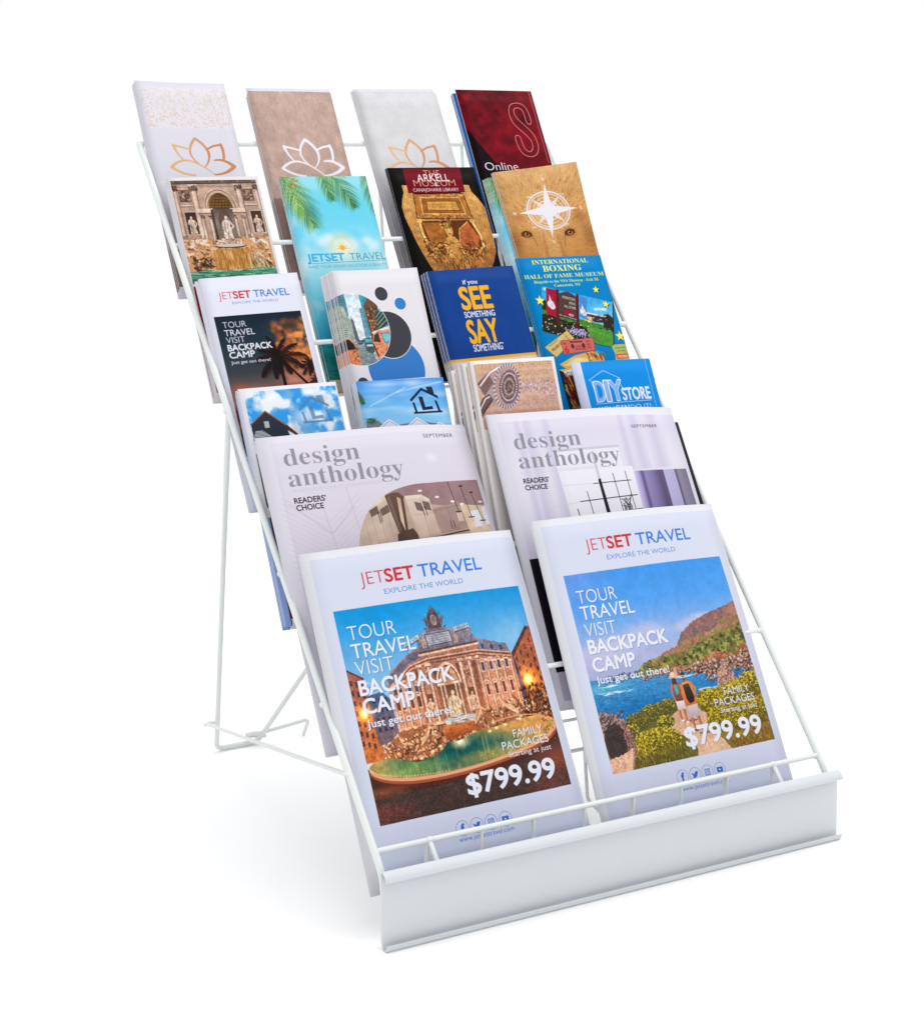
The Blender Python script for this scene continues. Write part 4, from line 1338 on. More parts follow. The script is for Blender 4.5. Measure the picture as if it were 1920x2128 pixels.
def art_kitchen(w, h):
    c = Print(w, h, (226, 223, 235))
    c.grad(12.7, 6, w, h - 10, [(0, (221, 216, 229)), (.3, (217, 210, 223)), (1, (208, 202, 218))])
    # pale staircase behind
    P = (200, 194, 210)
    for i in range(15):
        c.line([(10, 55 + i * 5.2), (52, 82 + i * 5.2)], .8, P, .45)
        c.line([(52, 82 + i * 5.2), (88, 58 + i * 5.2)], .8, P, .45)
    c.line([(50, 70), (55, 118)], 1.4, (190, 184, 204), .5)
    c.line([(76, 52), (82, 110)], 1.2, (192, 186, 204), .5)
    c.line([(18, 62), (52, 92), (56, 90), (80, 70)], 1.4, (190, 184, 204), .5)
    c.glow(172, 32, 10, 7, (236, 234, 242), .7, 'mix')
    anthology(c, 22, 27.6, 46.6)
    c.text('AN EXCLUSIVE LOOK AT MODERN DESIGN', 23, 52, 2.6, (200, 194, 208), 90)
    c.text('READERS\u2019', 23.4, 62, 4.9, (34, 32, 38), 31, bold=.022)
    c.text('CHOICE', 24, 68.6, 4.9, (34, 32, 38), 26.4, bold=.022)
    c.text('SEPTEMBER', 169.4, 12.5, 3.4, (70, 68, 78), 35.6, space=1.15)
    # arched photo of a kitchen
    pts = [(219, 55.5), (148, 55.8)] + bez((148, 55.8), (114, 58), (94.5, 74), 10) + bez((94.5, 74), (76, 92), (73.5, 118), 10) + [(73.5, 190), (219, 190)]
    M = c.fillmask([pts])
    full = np.zeros((c.H, c.W), np.float32)
    full[M[0]:M[0] + M[2].shape[0], M[1]:M[1] + M[2].shape[1]] = M[2]
    c.clip = full
    c.put(M, (176, 150, 142))
    c.poly([(100, 55), (224, 55), (224, 82), (190, 79), (150, 76), (136, 68), (100, 66)], (150, 118, 120))      # ceiling
    c.glow(140, 60, 40, 14, (122, 96, 102), .4, 'mix')
    c.grain(c.rm(70, 55, w, 82), .08, .8, 4, 2)
    c.grad(70, 68, 224, 108, [(0, (196, 172, 150)), (1, (184, 160, 146))])
    c.poly([(100, 55), (224, 55), (224, 80), (186, 80), (158, 76), (150, 70), (134, 66), (100, 64)], (156, 124, 126))
    c.poly([(74, 76), (112, 62), (118, 106), (74, 112)], [(216, 196, 180), (196, 172, 156)])                 # left cabinets
    c.poly([(94, 74), (112, 62), (113, 65), (95, 77)], (226, 208, 190))
    for a in (93, 104):
        c.poly([(a, 76), (a + 9, 72), (a + 10, 79), (a + 1, 82)], (120, 96, 92))
    c.line([(101.5, 78), (102, 88)], .6, (40, 32, 32))
    c.line([(103.5, 77.6), (104, 87)], .6, (40, 32, 32))
    c.poly([(112, 64), (120, 62), (127, 62), (131, 66), (127, 104), (119, 104)], [(104, 82, 72), (84, 64, 56)])       # range hood
    c.poly([(124, 66), (127.6, 68), (125, 98), (122.6, 88)], [(196, 166, 140), (236, 210, 180)])
    c.poly([(114, 66), (117, 64), (121, 96), (119, 100)], (134, 110, 98), .7)
    c.poly([(116, 100), (133, 96), (137, 103), (138, 108), (114, 110)], (84, 68, 62))
    for i in range(5):
        c.line([(78 + i * 8, 80 - i * 2.6), (80 + i * 8, 112)], .4, (160, 136, 122), .7)
    c.poly([(132, 66), (150, 66), (158, 71), (160, 103), (137, 106)], [(222, 202, 186), (198, 174, 158)])
    c.line([(139, 84), (159, 84)], .4, (160, 136, 122), .8)
    c.line([(147.4, 70), (149.4, 104)], .4, (160, 136, 122), .8)
    c.poly([(132, 66), (150, 66), (158, 71), (156, 73), (149, 69), (133, 69)], (232, 214, 196))
    for a in (141, 149.5):
        c.poly([(a, 72), (a + 7, 74), (a + 7.6, 82), (a + .6, 80)], (126, 102, 98))
    c.line([(148.2, 77), (148.8, 86)], .6, (40, 32, 32))
    c.line([(151, 77.6), (151.6, 86)], .6, (40, 32, 32))
    c.poly([(158, 80), (190, 76), (193, 101), (162, 104)], (168, 142, 134))
    c.line([(158, 82.6), (190, 78.6)], .4, (120, 98, 94))
    c.line([(175, 80), (177, 102)], .4, (130, 106, 100))
    c.line([(174.6, 93), (175, 100)], .6, (50, 40, 40))
    c.line([(178.2, 93), (178.6, 99.6)], .6, (50, 40, 40))
    c.line([(150, 107), (193, 103)], 1.2, (60, 48, 46))
    c.poly([(190, 78), (224, 82), (226, 108), (194, 106)], (216, 194, 166))
    c.poly([(199, 86), (211, 84), (213, 100), (201, 101)], (236, 236, 244))
    c.poly([(214, 82), (224, 80), (226, 99), (215, 99)], (236, 236, 244))
    for x0_, y0_, x1_, y1_ in ((183, 56, 187, 84), (196.6, 61, 200, 90), (207, 68, 212, 94)):
        c.line([(x0_, y0_), (x1_, y1_)], .6, (44, 34, 36))
        c.line([(x1_ - 3, y1_ + 1), (x1_ + 3, y1_ + 1)], .9, (44, 34, 36))
        c.line([(x1_, y1_ - 1), (x1_ + .3, y1_ + 5)], .7, (70, 50, 46))
        c.poly([(x1_ - 3, y1_ + 2), (x1_ + 3, y1_ + 2), (x1_ + 3.6, y1_ + 10), (x1_ - 3, y1_ + 10)], (236, 210, 196), .7)
    c.ell(197, 60.8, 2.6, .8, (60, 44, 48))
    c.ell(207.4, 67.4, 2.4, .8, (60, 44, 48))
    for x, y in ((150, 62.6), (167, 69.6), (183, 75), (193, 78), (215, 77)):
        c.ell(x, y, 2.4, 1.1, (240, 226, 220))
    for i in range(120):
        q = random.Random(i)
        c.ell(q.uniform(140, 220), q.uniform(57, 74), .22, .22, (206, 180, 180), .7)
    c.rect(70, 118, w, 190, (150, 120, 104))
    c.grain(M, .08, 9, 15, 3)
    c.clip = None
    return c


def art_window(w, h):
    c = Print(w, h, (227, 225, 237))
    c.grad(9.4, 8, w, h - 8, [(0, (218, 213, 230)), (.15, (224, 220, 234)), (.4, (222, 218, 232)), (.6, (206, 200, 220)), (1, (190, 184, 208))])
    for x, wd in ((150, 6), (166, 10), (190, 12), (40, 10), (62, 8), (30, 6)):
        c.grad(x - wd, 8, x + wd, 64 if x > 100 else 230, [(0, (222, 217, 232)), (.5, (206, 200, 224)), (1, (222, 217, 232))], True)
    c.poly([(62, 40), (139, 39), (143, 110), (66, 110)], (232, 230, 240))
    c.line([(62, 40), (139, 39.2)], 2.4, (204, 200, 214))
    c.rect(70, 60, 150, 108, (236, 234, 243))
    K = (34, 32, 40)
    c.line([(99.7, 74.7), (144.3, 74)], .7, K)
    c.line([(79.9, 91), (147.2, 89)], .8, K)
    c.line([(124.6, 66), (126.2, 108)], .7, K)
    c.line([(139.7, 65), (141.4, 108)], .7, K)
    c.line([(90, 81.8), (91.5, 108)], .7, K)
    c.line([(74.6, 98), (75.4, 108)], .9, K)
    c.line([(107, 44), (107.6, 72)], 3, (206, 202, 214))
    c.poly([(106, 71), (109, 70), (111, 108), (106.6, 108)], K)
    c.line([(50, 74), (99, 74.6)], .5, (206, 202, 214))
    c.line([(50, 94), (79, 91.4)], .5, (206, 202, 214))
    c.dabs(60, (128, 92, 138, 103), [(30, 30, 34), (90, 90, 96), (160, 160, 166)], (.5, 1.3), 3, 3, 1.2, 1.6)
    c.line([(133, 103), (140, 88)], .8, (50, 50, 56))
    c.line([(126, 104), (150, 103)], 1.2, (70, 68, 78))
    c.grad(150, 65, 221, 108, [(0, (214, 208, 236)), (.1, (160, 146, 200)), (.14, (98, 88, 130)), (.2, (150, 138, 186)), (.32, (132, 120, 168)), (.46, (96, 84, 118)), (.53, (104, 92, 124)), (.54, (186, 180, 214)), (.74, (176, 170, 208)), (.75, (84, 78, 96)), (.8, (140, 134, 156)), (1, (120, 112, 136))], True)
    c.rect(150, 63, 221, 65.3, (222, 218, 232))
    c.rect(219, 60, w, 130, (222, 218, 232))
    c.poly([(8.6, 140.7), (150, 138), (200, 138), (200, 246), (8.6, 246)], (24, 20, 28))
    anthology(c, 22, 35.6, 54.6)
    c.text('AN EXCLUSIVE LOOK AT MODERN DESIGN', 22, 60, 2.6, (208, 203, 216), 82)
    c.text('READERS\u2019', 22.6, 69, 4.6, (30, 28, 34), 28.4, bold=.022)
    c.text('CHOICE', 22.8, 75.6, 4.6, (30, 28, 34), 24.6, bold=.022)
    c.text('SEPTEMBER', 162.4, 21.3, 3.0, (70, 68, 78), 34, space=1.15)
    return c


def jetset_frame(w, h):
    c = Print(w, h, (229, 229, 235))
    c.grad(8, 6.4, w, h, [(0, (212, 218, 235)), (.4, (213, 217, 235)), (1, (209, 214, 236))])
    c.rect(w - 2, 0, w, h, (224, 225, 238))
    head_jetset(c, 51.0, 75.6, 175.5, 33.2, 11.0, 71.8, 152, 43.3, 4.3, 108.9)
    return c


def social(c, y, yw, xw0, xw1):
    B = (60, 110, 196)
    for i, x in enumerate((95.4, 109.6, 123.8, 138.2)):
        p = [(x + 6.2 * math.cos(k * math.pi / 20), y + 6.2 * math.sin(k * math.pi / 20)) for k in range(41)]
        c.line(p, .38, (96, 130, 204))
        if i == 0:
            c.text('f', x - 1.2, y + 3.2, 6.6, B, 3.0, bold=.06)
        elif i == 1:
            c.poly([(x - 3.6, y - 2.0), (x - .6, y - .4), (x + .2, y - 2.2), (x + 2, y - 2.8), (x + 3.6, y - 2.4), (x + 3, y - .6), (x + 1.6, y + 2), (x - 1.2, y + 3), (x - 3.4, y + 2.4), (x - 1.6, y + 1.2), (x - 3, y)], B)
        elif i == 2:
            c.line([(x - 2.6, y - 2.6), (x + 2.6, y - 2.6), (x + 2.6, y + 2.6), (x - 2.6, y + 2.6), (x - 2.6, y - 2.6)], .7, B)
            c.line([(x + 1.3 * math.cos(k), y + 1.3 * math.sin(k)) for k in range(8)], .6, B)
            c.ell(x + 1.6, y - 1.6, .4, .4, B)
        else:
            c.poly([(x - 3.4, y - 2.4), (x + 3.4, y - 2.4), (x + 3.4, y + 2.4), (x - 3.4, y + 2.4)], B)
            c.poly([(x - 1, y - 1.2), (x - 1, y + 1.2), (x + 1.4, y)], (214, 220, 240))
    c.text('www.jetsettravel.com', xw0, yw, 4.1, (74, 116, 196), xw1 - xw0, bold=-.002)


def price(c):
    W = (226, 228, 242)
    sh = (.5, .6, (40, 30, 40), .45)
    c.text('FAMILY', 165.6, 181.8, 6.6, W, 31.2, bold=.004, shadow=sh)
    c.text('PACKAGES', 151.6, 190.6, 6.6, W, 48.8, bold=.01, shadow=sh)
    c.text('Starting at just', 156.4, 197.4, 4.4, W, 44.8, bold=.012, shadow=sh)
    c.text('$799.99', 109, 221.0, 16.2, W, 90.2, bold=.04, shadow=sh)


def detail(c, m, seed, big=.3, mid=.4, fine=.3, cell=4.0):
    """photographic busyness: light and dark at three sizes"""
    c.grain(m, big, cell, seed, 3)
    c.grain(m, mid * .6, cell * .38, seed + 1, 2)
    c.grain(m, fine * .4, cell * .15, seed + 2, 2)


def crag(c, n, region, seed, light, mid, dark, size, inside=None, asp=1.4):
    """rock faces: a dark base dab, then a mid and a light dab offset up and left"""
    r = random.Random(seed)
    x0, y0, x1, y1 = region
    for _ in range(n):
        x, y = r.uniform(x0, x1), r.uniform(y0, y1)
        if inside and not inside(x, y):
            continue
        s = r.uniform(*size)
        rot = r.uniform(0, 3.14)
        base = []
        for k in range(6):
            t = k * math.pi / 3 + r.uniform(-.35, .35)
            q = s * .62 * r.uniform(.7, 1.15)
            u, v = q * asp * math.cos(t), q * math.sin(t)
            base.append((u * math.cos(rot) - v * math.sin(rot), u * math.sin(rot) + v * math.cos(rot)))
        for k, (cc, f) in enumerate(((dark, 1.0), (mid, .78), (light, .42))):
            q = r.uniform(.86, 1.12)
            o = -s * .14 * k
            c.poly([(x + u * f + o, y + v * f + o) for u, v in base], [min(255, v * q) for v in cc], .85)


def art_fountain_city(w, h):
    c = jetset_frame(w, h)
    x0, y0 = 20.6, 51.5
    c.clip = np.zeros((c.H, c.W), np.float32)
    m = c.fillmask([[(19.8, 51.8), (211.5, 51.8), (212, 230), (20.6, 230.6)]])
    c.clip[m[0]:m[0] + m[2].shape[0], m[1]:m[1] + m[2].shape[1]] = m[2]
    c.grad(x0 - 2, y0 - 2, 214, 150, [(0, (18, 146, 216)), (.25, (70, 162, 222)), (.6, (124, 182, 226)), (1, (150, 186, 216))])
    c.glow(60, 60, 60, 36, (4, 148, 220), .5, 'mix')
    c.glow(190, 96, 40, 30, (160, 204, 236), .5, 'mix')
    c.grain(m, .05, 5, 77, 3)
    rs = random.Random(5)
    # side buildings
    c.poly([(16, 100), (34, 111), (38, 160), (40, 180), (16, 180)], [(150, 92, 84), (216, 118, 60)])
    for i in range(7):
        for j in range(3):
            c.rect(20.5 + j * 5, 111 + i * 8.4 + j * 1.6, 23 + j * 5, 115.4 + i * 8.4 + j * 1.6, (74, 52, 58), .85)
    c.line([(16, 99.5), (34, 111)], 1.4, (86, 58, 60))
    c.poly([(34, 126), (48, 124), (55, 131), (57, 164), (36, 168)], [(70, 92, 128), (120, 92, 96)])
    for i in range(4):
        for j in range(3):
            c.rect(38 + j * 5.5, 129 + i * 8, 41 + j * 5.5, 132.6 + i * 8, (40, 50, 76), .8)
    c.poly([(184, 112), (206.5, 89), (214, 88), (214, 176), (192, 170), (188, 140)], [(160, 88, 66), (220, 118, 50)])
    c.poly([(183, 111.5), (207, 87.5), (209, 90), (185, 114.5)], (84, 56, 58))
    for i in range(6):
        for j in range(4):
            x = 187.5 + j * 6 + i * .7
            y = 115 + i * 8.6 - j * 5
            c.poly([(x, y), (x + 2.2, y - 1.5), (x + 2.6, y + 2.4), (x + .4, y + 3.8)], (66, 46, 54), .9)
    for i in range(5):
        c.line([(185 + i * .6, 120 + i * 9), (212, 97 + i * 10.5)], .5, (232, 150, 96), .5)
    c.poly([(178, 118), (186, 114), (192, 152), (180, 152)], (54, 60, 92))
    # curved facade
    F = [(56, 116), (60, 110), (80, 97), (96, 92), (150, 92), (181, 101), (185, 112), (185, 168), (58, 172)]
    c.poly(F, [(168, 112, 96), (222, 150, 108)])
    c.poly([(150, 93.5), (180.8, 100.6), (182, 107.5), (151, 103)], (124, 122, 142))
    c.poly([(57, 114), (80, 98), (93, 95), (93, 101), (80, 105), (57, 121)], (108, 104, 124))
    for x in (156, 165.5, 174.5):
        c.rect(x - 1.5, 98 + (x - 156) * .18, x + 1.5, 102.4 + (x - 156) * .18, (70, 72, 96))
    for i, cc in enumerate(((240, 192, 160), (92, 58, 54), (222, 166, 134), (110, 70, 60))):
        k = i * 1.5
        c.line([(57, 122 + k), (80, 107 + k), (98, 103 + k), (150, 102.6 + k), (183, 109 + k)], .75, cc)
    # attic with balustrades
    c.poly([(91, 84), (100, 80.5), (128, 80), (146.5, 78.4), (149, 92), (151, 96), (93, 98)], [(150, 146, 160), (116, 106, 116)])
    c.poly([(101, 83), (126, 82.4), (127, 92), (102, 93)], (170, 168, 180))
    c.line([(101, 83), (126, 82.4), (127, 92), (102, 93), (101, 83)], .7, (78, 70, 82))
    for k in range(4):
        c.line([(104, 85 + k * 2), (124, 84.6 + k * 2)], .55, (126, 122, 138), .8)
    for xa, ya, xb, yb in ((80, 87.5, 94, 82.4), (131, 80.6, 146, 78.6)):
        c.line([(xa, ya), (xb, yb)], 1.1, (176, 174, 186))
        for k in range(9):
            x, yy = lerp(xa, xb, k / 8), lerp(ya, yb, k / 8)
            c.line([(x, yy), (x, yy + 3.6)], .8, (198, 204, 220))
        c.line([(xa, ya + 4), (xb, yb + 4)], 1.0, (96, 88, 102))
    c.line([(92, 97.6), (151, 95.2)], 1.2, (82, 62, 66))
    c.line([(91, 99.6), (152, 97.2)], 1.6, (236, 188, 156))
    for x in (98.5, 130.5):
        statue(c, x, 94, 10, (196, 160, 146), (80, 60, 62), int(x))
    # sculpture on the roof
    K, Lm = (88, 74, 84), (176, 150, 146)
    c.poly(bez((107, 80), (104.6, 70), (109.4, 64), 6) + bez((109.4, 64), (113, 61.6), (116.4, 64), 5) + bez((116.4, 64), (121, 70), (118.6, 80), 6), K)
    c.ell(112.8, 71.4, 3.0, 4.8, Lm)
    c.ell(112.8, 71.4, 2.0, 3.6, (136, 112, 112))
    for a_ in range(-4, 5):
        c.segs([(112.8, 65, 112.8 + a_ * 1.25, 58.6 + abs(a_) * 1.0, 1.5, .3)], 1, K if a_ % 2 else (120, 100, 104))
    for s_ in (-1, 1):
        X = lambda v: 112.8 + s_ * v
        c.segs([(X(5.6), 79.6, X(7.6), 71.5, 3.4, 2.4)], 1, K)
        c.ell(X(8.0), 69.4, 1.3, 1.5, (126, 104, 106))
        c.segs([(X(7.8), 72.4, X(11.6), 68.8, 1.3, .5), (X(7.4), 73, X(4.6), 69.6, 1.2, .7)], 1, (106, 88, 94))
        c.segs([(X(7), 79.6, X(10.6), 77.6, 2, 1.2)], 1, (96, 80, 88))
        c.line([(X(6.6), 74), (X(7.4), 78.4)], .7, Lm, .9)
    c.rect(103, 78.6, 122.6, 81, (118, 108, 120))
    # inscriptions
    c.text('CLEMENS XII PONT MAX', 62, 119.6, 1.9, (110, 66, 56), 26, rot=-.2)
    c.text('BENEDICTVS XIV PON MAX', 100, 106.6, 2.2, (104, 64, 56), 42, bold=.02)
    # recesses between the giant columns
    for xa, xb in ((84, 88), (101, 104.5), (124.5, 127.5), (141, 145)):
        c.grad(xa, 111, xb, 156, [(0, (112, 70, 62)), (1, (176, 104, 66))])
    # windows of the wings
    for x in (61.5, 66.5, 75, 82, 151.5, 160.2, 168.6, 177):
        for yy, hh in ((114 if x > 100 else 124, 7), (133, 9)):
            c.rect(x - 2.5, yy - 1.4, x + 2.5, yy + hh + 1.4, (232, 178, 148))
            c.rect(x - 1.5, yy, x + 1.5, yy + hh, (72, 74, 104) if yy < 126 else (112, 62, 52))
            c.line([(x - 2.8, yy - 2), (x, yy - 3.6), (x + 2.8, yy - 2)], .8, (240, 196, 166))
    for x in (58.5, 64, 70.6, 79, 88, 97, 106 - 8.6, 130, 138.6, 147.5, 156, 164.4, 172.8, 181.6):
        big = 86 < x < 140
        wd = 4.2 if big else 2.4
        ty = 109 if 84 < x < 150 else 112 + (x - 150) * .14 if x > 150 else 124 - (x - 58) * .35
        c.grad(x - wd / 2, ty, x + wd / 2, 159, [(0, (140, 88, 74)), (.3, (246, 208, 182)), (.6, (222, 170, 140)), (1, (116, 70, 60))], True)
        c.rect(x - wd * .7, ty - 1.8, x + wd * .7, ty + .6, (236, 192, 162))
        c.rect(x - wd * .6, ty + .6, x + wd * .6, ty + 1.2, (110, 66, 56))
    # arch, niche, statues
    c.ell(114.5, 128, 12.4, 19.4, (238, 192, 162), a0=math.pi, a1=2 * math.pi)
    c.ell(114.5, 128, 10.6, 17, (120, 74, 60), a0=math.pi, a1=2 * math.pi)
    c.ell(114.5, 128, 9.6, 15.4, (206, 150, 112), a0=math.pi, a1=2 * math.pi)
    for i in range(9):
        c.line([(114.5, 114), (106.5 + i * 2, 128)], .45, (140, 88, 62), .7)
    c.grad(104, 128, 125, 158, [(0, (104, 66, 56)), (.6, (170, 108, 62)), (1, (150, 90, 50))])
    for x in (105.4, 109, 120, 123.6):
        c.grad(x - 1.2, 127, x + 1.2, 157, [(0, (150, 100, 84)), (.4, (250, 214, 186)), (1, (130, 84, 68))], True)
        c.rect(x - 1.8, 125.6, x + 1.8, 127.4, (240, 196, 166))
    statue(c, 114.5, 158, 25, (240, 208, 168), (120, 76, 54), 5, 1)
    for x in (92.6, 134.4):
        c.rect(x - 3.2, 133, x + 3.2, 153, (120, 74, 56))
        statue(c, x, 152.6, 16, (232, 186, 150), (110, 68, 54), int(x))
        c.rect(x - 3.2, 113, x + 3.2, 125, (176, 120, 98))
        c.dabs(36, (x - 2.8, 113.6, x + 2.8, 124.6), [(240, 192, 160), (96, 60, 52)], (.6, 1.3), int(x), 1.6)
    c.rect(58, 157, 185, 159.4, (236, 182, 144))
    c.rect(58, 159.4, 185, 160.4, (110, 64, 52))
    bld = c.fillmask([[(16, 100), (34, 111), (50, 124), (57, 113), (80, 97), (80, 87), (94, 82), (104, 80), (104, 66), (112.8, 58), (121, 66), (122, 80), (148, 79), (150, 92), (181, 100), (184, 111), (206, 89), (214, 88), (214, 180), (16, 180)]])
    detail(c, bld, 31, .18, .34, .26, 4)
    c.glow(60, 150, 60, 26, (130, 50, 16), .14)
    c.glow(180, 146, 60, 30, (130, 52, 16), .16)
    for x, y, r in ((28.3, 139.4, 13), (195.3, 134.7, 15)):
        c.glow(x, y, r, r, (255, 140, 30), .75)
        c.glow(x, y, r * .4, r * .4, (255, 220, 120), .9)
        c.glow(x, y, 1.8, 1.8, (255, 250, 220), 1, p=.6)
    # rocks and sea horses
    rk = rag([(34, 182), (44, 168), (58, 160), (84, 157), (100, 161), (130, 159), (150, 154), (172, 156), (192, 152), (214, 158), (214, 178), (170, 176), (140, 178), (100, 188), (60, 192), (40, 188), (34, 182)], 1.2, 2, 12)
    c.poly(rk, (170, 104, 70))
    lim = lambda x, y: y < 189 - (x - 40) * .085 and y > 169 - (x - 40) * .14 + (4 if 96 < x < 132 else 0)
    crag(c, 120, (38, 150, 212, 188), 21, (246, 200, 156), (214, 146, 100), (96, 54, 42), (3.4, 7.5), lim)
    crag(c, 300, (38, 150, 212, 188), 22, (255, 216, 172), (226, 156, 108), (120, 70, 50), (1.0, 3.2), lim)
    for (a_, b_, s_) in ((134, 160, 1), (166, 154, -1), (80, 168, 1), (60, 170, -1)):
        hp = [(a_ - 8 * s_, b_ + 7), (a_ - 4 * s_, b_ + 2), (a_, b_), (a_ + 3 * s_, b_ - 4), (a_ + 5.4 * s_, b_ - 8.6), (a_ + 8.6 * s_, b_ - 6.4)]
        c.segs([(*p_, *q_, lerp(6, 2, i / 4), lerp(5, 1.4, i / 4)) for i, (p_, q_) in enumerate(zip(hp[:-1], hp[1:]))], 1, (238, 186, 142), .95)
        c.segs([(a_ - 7 * s_, b_ + 8, a_ + 2 * s_, b_ + 1, 1.6, 1), (a_ + 2 * s_, b_ + 1, a_ + 5 * s_, b_ + 7, 1.8, .9)], 1, (140, 82, 58), .8)
        c.segs([(a_ + 4 * s_, b_ - 8, a_, b_ - 2, 1.4, 1.8)], 1, (190, 120, 80), .8)
    crag(c, 110, (184, 140, 214, 168), 24, (176, 110, 66), (110, 64, 40), (42, 26, 24), (1.4, 3.6))
    c.poly([(100, 160), (130, 160), (131, 169), (99, 174)], [(206, 116, 60), (150, 74, 36)])
    c.poly([(101, 156), (116, 153.6), (133, 156), (130, 161), (103, 161)], (196, 192, 184))
    c.dabs(34, (102, 154, 133, 161), [(240, 236, 230), (96, 86, 80), (150, 140, 130)], (.5, 1.3), 3, 4, 0, .4)
    crag(c, 60, (42, 166, 92, 190), 25, (250, 196, 140), (214, 136, 84), (96, 50, 34), (2.0, 4.6), lambda x, y: y > 166 + abs(x - 68) * .1 and y < 190)
    rkm = c.fillmask([rk])
    detail(c, rkm, 61, .2, .4, .3, 3)
    # basin
    c.poly([(16, 184), (40, 186), (100, 184), (214, 172), (214, 236), (16, 236)], (66, 44, 40))
    pool = [(21, 184)] + bez((21, 184), (34, 172), (66, 186), 8) + bez((66, 186), (92, 186), (99, 174.5), 6) + bez((99, 174.5), (108, 178), (128, 171), 6) + bez((128, 171), (160, 169), (178, 167), 6) + bez((178, 167), (208, 164), (213, 175), 8) + \
        bez((213, 175), (208, 186), (170, 192), 8) + bez((170, 192), (110, 202), (60, 198), 10) + bez((60, 198), (26, 194), (21, 184), 8)
    c.poly([(x, y + 8.4) for x, y in pool], (84, 42, 34))
    c.poly([(x, y + 5) for x, y in pool], (160, 84, 58))
    c.poly([(x, y + 2.6) for x, y in pool], (236, 160, 118))
    PM = c.fillmask([pool])
    keep = c.clip
    fm = np.zeros((c.H, c.W), np.float32)
    fm[PM[0]:PM[0] + PM[2].shape[0], PM[1]:PM[1] + PM[2].shape[1]] = PM[2]
    c.clip = keep * fm
    c.put(PM, [(214, 158, 84), (178, 160, 92)])
    c.glow(104, 184, 76, 17, (18, 84, 82), 1, 'mix', .5)
    c.glow(66, 190, 46, 10, (120, 160, 80), .8, 'mix')
    c.glow(140, 191, 50, 8, (186, 160, 76), .7, 'mix')
    c.glow(112, 177, 13, 8, (250, 240, 190), .95, 'mix')
    c.glow(112, 176, 4, 2.6, (255, 255, 240), 1, 'mix')
    c.glow(190, 176, 26, 9, (222, 150, 84), .8, 'mix')
    for i in range(50):
        x = rs.uniform(40, 190)
        c.line([(x, 176), (x + rs.uniform(-1, 1), 198)], rs.uniform(.5, 1.8), rs.choice([(216, 196, 130), (16, 66, 70), (236, 170, 100)]), .12)
    detail(c, PM, 41, .2, .2, .14, 5)
    c.clip = keep
    for i in range(40):
        t = i / 39
        a_ = math.pi * (.5 + .52 * t)
        c.ell(95 + 74 * math.cos(a_), 183 + 15 * math.sin(a_), .5, .45, (255, 228, 180), .9)
    for x, y in ((92, 177), (84, 180), (160, 169.6), (150, 171), (178, 164.6), (176, 167), (143, 172.6), (72, 184)):
        c.glow(x, y, 3.4, 2, (255, 240, 180), 1, 'mix')
        c.ell(x, y, .7, .5, (255, 252, 230))
    c.line(bez((150, 165.5), (190, 160), (212, 173)), 1.1, (226, 150, 106))
    crag(c, 26, (198, 168, 213, 190), 14, (236, 160, 110), (180, 96, 60), (90, 44, 34), (.8, 1.8))
    # foreground paving in shade
    c.poly([(16, 201), (40, 206), (80, 209), (140, 206), (190, 198), (214, 188), (214, 238), (16, 238)], (70, 54, 50))
    c.glow(206, 206, 40, 20, (176, 78, 52), .6, 'mix')
    c.glow(190, 226, 34, 14, (150, 74, 64), .5, 'mix')
    c.glow(22, 222, 50, 12, (128, 60, 58), .7, 'mix')
    c.glow(30, 205, 40, 7, (170, 84, 52), .6, 'mix')
    for i in range(5):
        c.line([(18, 213 + i * 4), (60 + i * 8, 227 + i * 3)], .9, (150, 70, 66), .3)
    g = c.rm(16, 204, 214, 236)
    detail(c, g, 51, .12, .3, .55, 4)
    price(c)
    tour_words(c, 28.6, (78, 93.4, 107.8, 124.5, 139.9, 151.6), 12.0, (46.8, 61.8, 37.3, 91.4, 49.6, 81.8), 6.2, (.5, .6, (20, 60, 100), .5))
    c.clip = None
    social(c, 246.4, 257, 89.6, 144.4)
    return c


